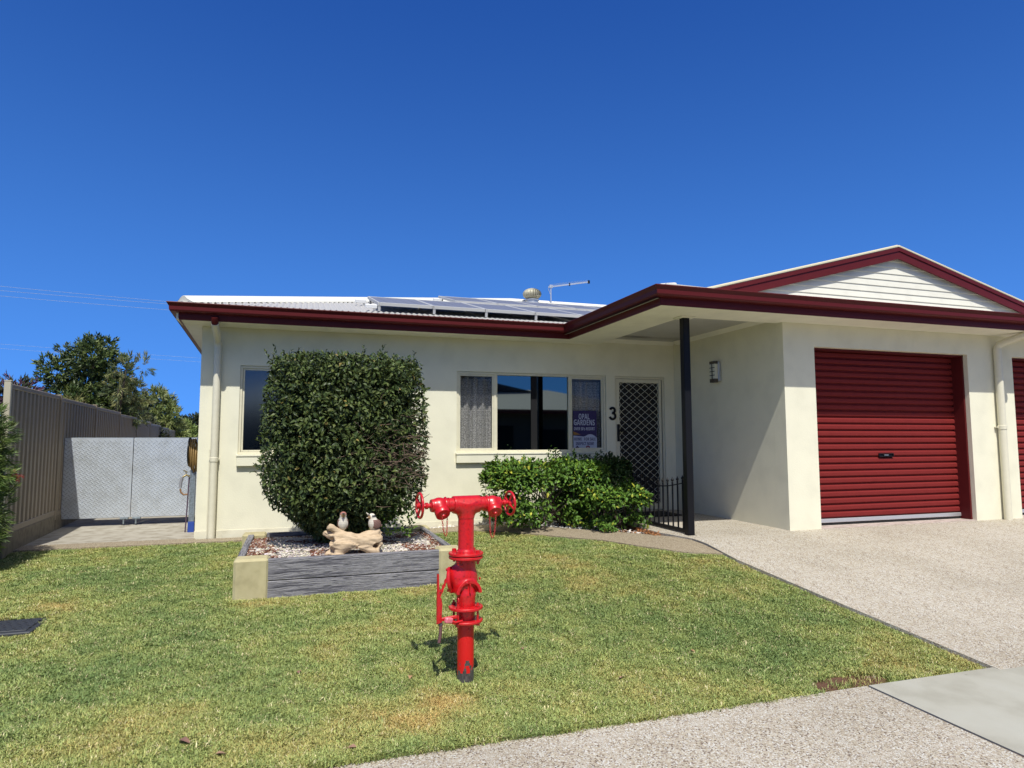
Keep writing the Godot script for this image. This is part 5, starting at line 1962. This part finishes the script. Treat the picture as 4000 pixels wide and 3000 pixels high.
	for i in 16:
		var a := TAU * i / 16
		ends.append(bc + Vector3(cos(a) * 0.55, rng.randf_range(0.7, 1.7), sin(a) * 0.55))
	part("stems", stems(bc + Vector3(0, -0.08, 0), ends, 0.028, 0.006), bark, bush)
	var tw := MB.new()
	for i in 190:
		var q := Vector3(minf(0.42 + rng.randfn() * 0.2, 0.74), 1.0 + rng.randfn() * 0.2, 0.62 + rng.randf() * 0.2)
		var d := Vector3(rng.randfn(), rng.randf_range(-0.3, 0.7), rng.randf_range(0.0, 0.5)).normalized()
		var l := rng.randf_range(0.08, 0.2)
		tw.tube(pv3([bc + q - d * l * 0.5, bc + q + rdir() * 0.012, bc + q + d * l * 0.5]), [0.0035, 0.0028, 0.0015], 4, false)
	tag(part("bare_twigs", tw, tri_tex(mat(0.20, 0.14, 0.10, 0.9), T.dirt, Vector3(3, 3, 3)), bush), "", "", "", "stuff")

	# ---- hedges by the window
	var bright := [Color(0.075, 0.15, 0.022), Color(0.10, 0.185, 0.026), Color(0.062, 0.125, 0.022), Color(0.135, 0.225, 0.03), Color(0.085, 0.165, 0.024)]
	var yellow := [Color(0.36, 0.36, 0.04), Color(0.28, 0.32, 0.04)]
	var big := leaf(0.066, 0.030, 0.2, 0.2)
	for hd in [["front_hedge", "bright green trimmed hedge with yellow-tinged leaves below the wide window", p3(3.22, -0.02, 8.38), Vector3(0.84, 0.86, 0.50), 24000, 0.07, bright],
		["side_shrub", "leafy low shrub between the trimmed hedge and the iron fence", p3(3.93, -0.04, 7.76), Vector3(0.39, 0.56, 0.40), 5600, 0.10, bright],
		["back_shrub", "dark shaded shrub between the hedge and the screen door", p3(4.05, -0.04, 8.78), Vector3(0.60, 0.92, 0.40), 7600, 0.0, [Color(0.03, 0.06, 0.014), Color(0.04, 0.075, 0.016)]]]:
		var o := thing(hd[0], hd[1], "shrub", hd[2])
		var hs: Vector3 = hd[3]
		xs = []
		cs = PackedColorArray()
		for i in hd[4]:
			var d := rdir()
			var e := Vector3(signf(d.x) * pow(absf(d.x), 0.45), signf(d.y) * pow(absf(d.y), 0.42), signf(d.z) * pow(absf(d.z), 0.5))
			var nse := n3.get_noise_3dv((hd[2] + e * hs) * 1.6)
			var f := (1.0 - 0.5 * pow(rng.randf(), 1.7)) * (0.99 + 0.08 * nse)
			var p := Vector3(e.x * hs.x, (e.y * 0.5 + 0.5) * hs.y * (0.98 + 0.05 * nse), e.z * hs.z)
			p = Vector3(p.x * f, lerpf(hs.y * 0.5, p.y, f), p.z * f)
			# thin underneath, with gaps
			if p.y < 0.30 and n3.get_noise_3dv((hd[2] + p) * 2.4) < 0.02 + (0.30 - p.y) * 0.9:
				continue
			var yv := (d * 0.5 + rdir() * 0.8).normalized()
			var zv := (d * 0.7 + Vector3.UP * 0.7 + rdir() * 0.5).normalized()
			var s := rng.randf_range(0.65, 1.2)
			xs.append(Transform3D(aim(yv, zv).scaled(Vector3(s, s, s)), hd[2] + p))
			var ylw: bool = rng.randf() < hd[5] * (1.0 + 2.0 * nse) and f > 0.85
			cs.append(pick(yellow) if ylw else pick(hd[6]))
		# upright shoots
		for k in int(16 * hs.x):
			var p0 := Vector3(rng.randf_range(-0.9, 0.9) * hs.x, hs.y * 0.97, rng.randf_range(-0.8, 0.8) * hs.z)
			var up := rng.randf_range(0.04, 0.12)
			if hd[0] == "front_hedge" and k == 0:
				p0 = Vector3(0.12, hs.y, 0.0)
				up = 0.2
			for j in 9:
				xs.append(Transform3D(aim(Vector3(0, 0.7, 0) + rdir() * 0.8, Vector3.UP + rdir() * 0.7).scaled(Vector3(0.8, 0.8, 0.8)), hd[2] + p0 + Vector3(rng.randfn() * 0.01, up * j / 9.0, rng.randfn() * 0.01)))
				cs.append(pick(hd[6]))
		many("foliage", big, glossy, xs, cs, o)
		ends = []
		for i in 14:
			ends.append(hd[2] + Vector3(rng.randf_range(-0.8, 0.8) * hs.x, hs.y * rng.randf_range(0.5, 0.85), rng.randf_range(-0.7, 0.7) * hs.z))
		part("stems", stems(hd[2] + Vector3(-0.2 * hs.x, -0.06, 0), ends.slice(0, 7), 0.016, 0.005), bark, o)
		part("stems", stems(hd[2] + Vector3(0.35 * hs.x, -0.06, 0), ends.slice(7), 0.016, 0.005), bark, o)

	# ---- narrow-leaved shrub at the left edge
	var sp := p3(-3.45, -0.22, 8.05)
	var sh := thing("bottlebrush_shrub", "feathery green shrub with a few red tips at the left edge before the fence end", "shrub", sp)
	var clumps := []
	for q in [[0.28, 0.35, 0.1, 0.30], [0.34, 0.72, 0.0, 0.30], [0.22, 1.05, 0.05, 0.32], [0.40, 1.22, -0.05, 0.20], [-0.15, 0.55, 0.0, 0.45], [-0.2, 1.15, 0.0, 0.42], [0.12, 1.42, 0.0, 0.20], [0.5, 0.98, 0.05, 0.16], [0.44, 0.5, 0.05, 0.2], [0.15, 0.15, 0.1, 0.25], [0.34, 1.52, 0.0, 0.2], [0.2, 1.68, 0.0, 0.16], [0.46, 1.38, 0.0, 0.16]]:
		clumps.append([sp + Vector3(q[0], q[1], q[2]), q[3]])
	var narrow := sprig(9, 0.085, 0.012, 0.7, 5)
	var cr := crown(clumps, 330, [Color(0.12, 0.18, 0.04), Color(0.16, 0.22, 0.05), Color(0.08, 0.13, 0.03)], 1.0, 0.2)
	many("foliage", narrow, soft, cr[0], cr[1], sh)
	ends = []
	for c in clumps:
		ends.append(c[0])
	part("stems", stems(sp, ends, 0.02, 0.004), bark, sh)
	var reds := []
	var redc := PackedColorArray()
	for q in [Vector3(0.42, 1.50, 0.05), Vector3(0.36, 1.42, 0.1), Vector3(0.74, 0.98, 0.02)]:
		for i in 12:
			reds.append(Transform3D(aim(rdir(), rdir()).scaled(Vector3(0.38, 0.38, 0.38)), sp + q + rdir() * 0.03))
			redc.append(Color(0.42, 0.06, 0.04) * rng.randf_range(0.6, 1.2))
	many("flowers", narrow, soft, reds, redc, sh)

	# ---- trees behind the fence
	var t1 := p3(-4.98, -0.33, 18.6)
	var green := [Color(0.055, 0.09, 0.02), Color(0.085, 0.125, 0.025), Color(0.042, 0.072, 0.017), Color(0.13, 0.17, 0.034)]
	tree("dense_tree", "dense dark green tree rising behind the boundary fence", t1, [[-0.23, 3.05, 0.43], [0.24, 3.18, 0.43], [-0.59, 2.78, 0.36], [0.63, 2.91, 0.33], [0.02, 2.6, 0.54], [-0.45, 2.24, 0.4], [0.57, 2.33, 0.43], [0.1, 1.89, 0.54], [-0.37, 1.53, 0.4], [0.49, 1.67, 0.47], [-0.31, 0.91, 0.5], [0.38, 0.91, 0.58], [0.85, 2.51, 0.22], [0.89, 1.89, 0.29], [-0.85, 3.0, 0.14], [-0.9, 2.17, 0.13], [0.71, 1.17, 0.4], [-0.48, 3.36, 0.13], [0.1, 3.54, 0.14], [0.41, 3.49, 0.16], [-0.16, 3.45, 0.14], [-0.69, 1.75, 0.11], [1.02, 2.6, 0.11]], sprig(8, 0.115, 0.042, 0.95, 2), 70, green, soft, bark)
	var t2 := p3(-4.22, -0.3, 17.4)
	tree("wispy_tree", "wispy pale-tipped tree at the right of the dense dark tree", t2, [[0.42, 2.75, 0.26], [0.5, 2.15, 0.3], [0.55, 1.75, 0.3], [0.25, 2.3, 0.35], [0.7, 2.85, 0.16], [0.66, 2.05, 0.18]], sprig(9, 0.14, 0.02, 0.6, 3), 42, [Color(0.13, 0.16, 0.06), Color(0.22, 0.22, 0.08), Color(0.08, 0.11, 0.04)], soft, bark)
	var t3 := p3(-5.35, -0.3, 27.5)
	tree("pale_tree", "pale green loose tree lower down along the boundary fence", t3, [[0.35, 2.35, 0.55], [-0.25, 2.2, 0.6], [0.75, 1.9, 0.45], [0.0, 1.5, 0.8], [0.6, 1.3, 0.55], [0.95, 1.5, 0.35], [0.3, 2.75, 0.3], [0.75, 2.4, 0.25], [1.1, 1.15, 0.3], [-0.6, 1.4, 0.7], [-0.6, 2.6, 0.35]], sprig(9, 0.16, 0.04, 0.8, 4), 55, [Color(0.20, 0.24, 0.07), Color(0.28, 0.32, 0.10), Color(0.13, 0.17, 0.045)], soft, bark)
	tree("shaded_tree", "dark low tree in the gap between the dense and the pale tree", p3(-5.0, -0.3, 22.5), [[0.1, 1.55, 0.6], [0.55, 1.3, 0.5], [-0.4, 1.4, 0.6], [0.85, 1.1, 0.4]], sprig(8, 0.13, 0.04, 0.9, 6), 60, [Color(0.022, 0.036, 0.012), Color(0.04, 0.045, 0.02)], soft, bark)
	tree("purple_bush", "bush with purple-red leaf tips peeping over the near end of the fence", p3(-4.35, -0.3, 11.9), [[0.0, 1.75, 0.35], [0.3, 1.8, 0.22], [-0.4, 1.8, 0.35], [0.45, 1.72, 0.14], [-0.1, 1.3, 0.5]], sprig(9, 0.10, 0.025, 0.8, 7), 75, [Color(0.06, 0.07, 0.03), Color(0.10, 0.045, 0.08), Color(0.05, 0.06, 0.03)], soft, bark)
	tree("straw_bush", "straw-coloured feathery bush just showing above the fence", p3(-4.9, -0.3, 14.1), [[0.0, 1.55, 0.35], [0.25, 1.62, 0.24], [0.9, 1.5, 0.3], [0.65, 1.45, 0.25], [0.0, 1.0, 0.4]], sprig(10, 0.13, 0.012, 0.5, 8), 70, [Color(0.20, 0.19, 0.06), Color(0.26, 0.24, 0.08), Color(0.13, 0.15, 0.04)], soft, bark)
	tree("far_tree", "distant dark rounded tree beside the house corner", p3(-8.6, -0.4, 62.0), [[0.3, 2.4, 1.0], [1.2, 2.3, 1.0], [-0.6, 1.9, 0.9], [0.5, 1.2, 1.2], [1.6, 1.3, 1.0], [2.6, 2.0, 1.2]], sprig(8, 0.3, 0.12, 0.9, 9), 16, [Color(0.03, 0.045, 0.02), Color(0.04, 0.05, 0.02)], soft, bark)
	tree("light_shrub", "small yellow-green shrub at the far end of the fence", p3(-6.25, -0.3, 41.5), [[0.1, 1.75, 0.42], [0.5, 1.45, 0.4], [-0.4, 1.4, 0.45], [0.2, 0.95, 0.5]], sprig(8, 0.2, 0.06, 0.9, 10), 45, [Color(0.24, 0.30, 0.07), Color(0.17, 0.23, 0.05)], soft, bark)

func tree(called: String, label: String, foot: Vector3, cl: Array, mesh: ArrayMesh, per: float, cols: Array, m: Material, bark: Material) -> void:
	var o := thing(called, label, "tree" if called.ends_with("tree") else "shrub", foot, "")
	var clumps := []
	var ends := []
	for q in cl:
		var c := foot + Vector3(q[0], q[1] + 0.33, rng.randfn() * 0.22 * float(q[2] > 0.25) * 1.5)
		clumps.append([c, q[2]])
		if q[2] > 0.2:
			ends.append(c)
	var cr := crown(clumps, per, cols, 0.8, 0.3)
	many("crown", mesh, m, cr[0], cr[1], o)
	part("trunk", stems(foot, ends, 0.07, 0.012, 0.1), bark, o)
# ---------------------------------------------------------------- grass
func grass() -> void:
	var tufts := []
	for v in 5:
		var r := RandomNumberGenerator.new()
		r.seed = 40 + v
		var mb := MB.new()
		for b in 13:
			var a := r.randf() * TAU
			var o := Vector3(r.randf_range(-0.035, 0.035), 0, r.randf_range(-0.035, 0.035))
			var h := r.randf_range(0.013, 0.031)
			var w := r.randf_range(0.0018, 0.0032)
			var lean := r.randf_range(0.25, 1.3) * h
			var out := Vector3(cos(a), 0, sin(a))
			var sd := Vector3(-sin(a), 0, cos(a)) * w
			var p1 := o + out * lean * 0.35 + Vector3(0, h * 0.65, 0)
			var p2 := o + out * lean + Vector3(0, h * r.randf_range(0.7, 1.05), 0)
			var t := r.randf_range(0.75, 1.25)
			mb.col = Color(t * r.randf_range(0.9, 1.25), t, t * 0.95)
			var up := (out * -0.4 + Vector3.UP).normalized()
			mb.quad(o - sd, o + sd, p1 + sd * 0.9, p1 - sd * 0.9, up)
			mb.tri(p1 - sd * 0.9, p1 + sd * 0.9, p2, up)
		tufts.append(mb.mesh())
	var n1 := FastNoiseLite.new()
	n1.seed = 2
	n1.frequency = 0.55
	n1.fractal_octaves = 4
	var n2 := FastNoiseLite.new()
	n2.seed = 9
	n2.frequency = 2.4
	n2.fractal_octaves = 3
	# dry spots: x, depth, reach, strength
	var dry := [Vector4(0.62, 3.95, 0.42, 1.0), Vector4(-0.1, 3.75, 0.5, 0.7), Vector4(1.0, 4.05, 0.25, 0.6), Vector4(2.6, 5.8, 0.6, 0.55), Vector4(3.3, 5.2, 0.5, 0.5), Vector4(-0.2, 6.3, 0.35, 0.6), Vector4(0.6, 6.25, 0.5, 0.6), Vector4(-1.85, 6.6, 0.35, 0.6), Vector4(4.2, 3.9, 0.3, 0.6), Vector4(1.9, 6.5, 0.7, 0.4), Vector4(-2.6, 8.4, 0.6, 0.35), Vector4(3.9, 5.9, 0.4, 0.7), Vector4(-0.7, 4.2, 0.5, 0.4), Vector4(3.55, 3.62, 0.28, 0.8)]
	var lush := [Vector4(2.7, 4.4, 0.6, 0.8), Vector4(-1.6, 7.6, 0.9, 0.6), Vector4(-1.0, 4.9, 0.6, 0.5), Vector4(0.72, 3.55, 0.22, 1.0), Vector4(3.3, 4.1, 0.5, 0.7), Vector4(1.9, 4.6, 0.5, 0.4)]
	var xs := [[], [], [], [], []]
	var cs := [PackedColorArray(), PackedColorArray(), PackedColorArray(), PackedColorArray(), PackedColorArray()]
	for i in 400000:
		var d := 3.52 + 5.4 * pow(rng.randf(), 1.15)
		var lo := -0.42 * d - 1.4
		var x := rng.randf_range(maxf(lo, -8.9), 4.75)
		if x < -0.40 * d - 0.3 and i % 3:
			continue
		var q := Vector2(x, d)
		if not Geometry2D.is_point_in_polygon(q, lawn_poly):
			continue
		if x > -0.52 and x < 1.62 and d > 6.42 and d < 8.38: continue
		if x > -2.72 and x < -1.86 and d > 5.93 and d < 6.37: continue
		if Vector2(x - 1.083, d - 4.286).length() < 0.05: continue
		var bare := Vector2((x - 3.56) / 0.34, (d - 3.60) / 0.13).length()
		if bare < 1.0 and rng.randf() < 0.97: continue
		if Vector2((x - 3.95) / 0.18, (d - 3.75) / 0.07).length() < 1.0 and rng.randf() < 0.7: continue
		var a := n1.get_noise_2d(x, d) * 0.55 + n2.get_noise_2d(x, d) * 0.42
		var g := 0.46 + a
		for s in dry:
			g += s.w * 0.52 * exp(-Vector2((x - s.x) / s.z, (d - s.y) / (s.z * 0.45)).length_squared())
		for s in lush:
			g -= s.w * 0.42 * exp(-Vector2((x - s.x) / s.z, (d - s.y) / (s.z * 0.6)).length_squared())
		g = clampf(g + rng.randfn() * 0.16, 0.0, 1.3)
		var c: Color
		var green := Color(0.182, 0.262, 0.078)
		var olive := Color(0.330, 0.385, 0.112)
		var straw := Color(0.55, 0.40, 0.14)
		if g < 0.55: c = green.lerp(olive, g / 0.55)
		else: c = olive.lerp(straw, minf((g - 0.55) / 0.75, 1.0))
		if rng.randf() < 0.05: c = Color(0.66, 0.58, 0.32)
		var w := rng.randf_range(0.8, 1.25)
		var v := i % 5
		var s := rng.randf_range(0.75, 1.15) * (0.85 if g > 0.9 else 1.0) * (1.0 + 0.35 * n2.get_noise_2d(x * 2.0 + 9.0, d * 2.0))
		if rng.randf() < 0.01: s *= 1.35
		xs[v].append(Transform3D(Basis(Vector3.UP, rng.randf() * TAU).scaled(Vector3(s, s * rng.randf_range(0.8, 1.15), s)), p3(x, lawn_y(x, d) if d > 3.0 else foot_y(x, d), d)))
		cs[v].append(Color(c.r * w, c.g * w, c.b * w))
	var gm := leaf_mat(0.6, 0.30)
	for v in 5:
		tag(many("grass", tufts[v], gm, xs[v], cs[v]), "short mown lawn grass, green with straw-coloured patches", "grass")

	# fallen leaves on the lawn
	var lf := leaf(0.075, 0.04, 0.15, 0.3)
	var brown := [Color(0.34, 0.20, 0.13), Color(0.24, 0.13, 0.09), Color(0.38, 0.22, 0.11)]
	var spots := [[0.34, 3.62, 1.3, "brown fallen leaf standing on the lawn near the footpath"], [-0.55, 3.95, 1.5, "pale fallen leaf on the lawn at the lower left"], [0.75, 4.42, 1.0, "brown fallen leaf on the lawn left of the hydrant shadow"], [1.60, 4.62, 0.8, "small dark fallen leaf on the lawn right of the hydrant"], [0.45, 6.2, 0.8, "small brown leaf on the lawn before the planter"], [0.75, 6.0, 0.8, "second small brown leaf on the lawn, right of the first before the planter"], [-0.35, 3.75, 0.9, "small reddish leaf at the bottom of the lawn"], [0.05, 4.65, 0.9, "dark curled leaf in the middle of the left lawn"], [2.75, 4.25, 0.7, "brown leaf on the dark green grass right of the hydrant"], [2.05, 4.0, 0.6, "small leaf on the lawn towards the footpath"]]
	for k in spots.size():
		var s: Array = spots[k]
		var w: Color = brown[k % 3]
		var o := put("fallen_leaf", lf, mat(w.r, w.g, w.b, 0.6), self, p3(s[0], lawn_y(s[0], s[1]) + 0.028, s[1]))
		o.basis = Basis.from_euler(Vector3(-1.5 + 0.4 * rng.randf(), rng.randf() * TAU, rng.randf_range(-0.3, 0.3))).scaled(Vector3.ONE * s[2] * 0.75)
		tag(o, s[3], "leaf", "leaves fallen on the lawn")
	# dry leaves caught beside the iron fence
	var xs2 := []
	var cs2 := PackedColorArray()
	for i in 420:
		var t := rng.randf()
		var x := 4.17 - 0.10 * rng.randf() * (1.2 - t)
		var d := 6.98 + 0.95 * t
		xs2.append(Transform3D(Basis.from_euler(Vector3(-1.4 + rng.randfn() * 0.4, rng.randf() * TAU, 0)).scaled(Vector3.ONE * rng.randf_range(0.3, 0.6)), p3(x, lawn_y(x, d) + 0.022 + rng.randf() * 0.02, d)))
		cs2.append(Color(0.40, 0.17, 0.06) * rng.randf_range(0.5, 1.2))
	tag(many("dry_leaves", lf, M.tint, xs2, cs2), "rust-brown dry leaves drifted against the slab beside the iron fence", "leaves")

# ---------------------------------------------------------------- far off
func far_things() -> void:
	var said := ["topmost power line in the sky at the left", "second power line from the top at the left", "third power line from the top at the left", "fourth power line, crossing behind the dense tree", "lowest power line, crossing behind the dense tree"]
	var ends := [[10.113, 9.744], [9.856, 9.60], [9.539, 9.22], [6.72, 6.24], [6.46, 6.0]]
	var wire := mat(0.40, 0.42, 0.45, 0.6)
	for k in 5:
		var m := MB.new()
		var pts := PackedVector3Array()
		for i in 13:
			var t := i / 12.0
			var x := lerpf(-40.0, 12.0, t)
			var y: float = lerpf(ends[k][0], ends[k][1], (x + 16.6) / 8.7 if k < 3 else (x + 16.4) / 10.5)
			y = ends[k][0] + (y - ends[k][0]) * 0.9 + 0.0006 * pow(x + 12.0, 2.0)
			pts.append(p3(x, y, 45.0))
		m.tube(pts, 0.007 if k < 3 else 0.0045, 4)
		tag(part("power_line", m, wire), said[k], "power line", "power lines at the left")
	# flat pale roof edge beyond the gate
	var far_roof := MB.new()
	far_roof.bx(-7.6, -5.6, 1.25, 1.42, 52.0, 56.0, 0.02)
	far_roof.bx(-7.3, -5.8, -0.4, 1.25, 52.5, 55.5)
	tag(part("far_shed", far_roof, M.cap), "low pale shed far beyond the end of the fence", "shed")

	# the house across the street, seen in the window glass
	var h := thing("opposite_house", "house with a pale iron roof across the street, reflected in the wide window", "house", p3(9, -0.6, -17))
	var m := MB.new()
	m.bx(-4.0, 19.0, -0.7, 2.65, -14.7, -22.0)
	part("wall", m, mat(0.10, 0.085, 0.07, 0.9), h)
	m = MB.new()
	var yb := 2.72
	m.quad(p3(-5, yb, -14), p3(20, yb, -14), p3(14.5, 4.15, -18.5), p3(-1, 4.15, -18.5), Vector3(0, 1, -1))
	m.quad(p3(-5, yb, -23), p3(20, yb, -23), p3(14.5, 4.15, -18.5), p3(-1, 4.15, -18.5), Vector3(0, 1, 1))
	m.tri(p3(20, yb, -14), p3(20, yb, -23), p3(14.5, 4.15, -18.5), Vector3(1, 1, 0))
	m.tri(p3(-5, yb, -14), p3(-5, yb, -23), p3(-1, 4.15, -18.5), Vector3(-1, 1, 0))
	m.quad(p3(-5, yb - 0.02, -14), p3(20, yb - 0.02, -14), p3(20, yb - 0.02, -23), p3(-5, yb - 0.02, -23), Vector3.DOWN)
	part("roof", m, M.roof, h)
	m = MB.new()
	m.bx(-5.05, 20.05, yb - 0.2, yb + 0.02, -13.9, -13.99)
	part("gutter", m, M.maroon, h)
	m = MB.new()
	m.prism(pv([Vector2(1.0, 4.0), Vector2(7.4, 5.15), Vector2(13.2, 4.0)]), 3.0, Transform3D(Basis.IDENTITY, p3(0, 0, -19.2)))
	part("gable", m, mat(0.05, 0.045, 0.045, 0.8), h)
	m = MB.new()
	m.bx(8.0, 11.0, -0.5, 1.9, -14.6, -14.69)
	m.bx(12.2, 14.0, 0.5, 1.7, -14.6, -14.69)
	part("opening", m, M.dark, h)
	# ground on the far side of the street
	m = MB.new()
	m.bx(-60, 60, -1.0, -0.60, -60.0, -7.0)
	struct("far_verge", m, M.field)
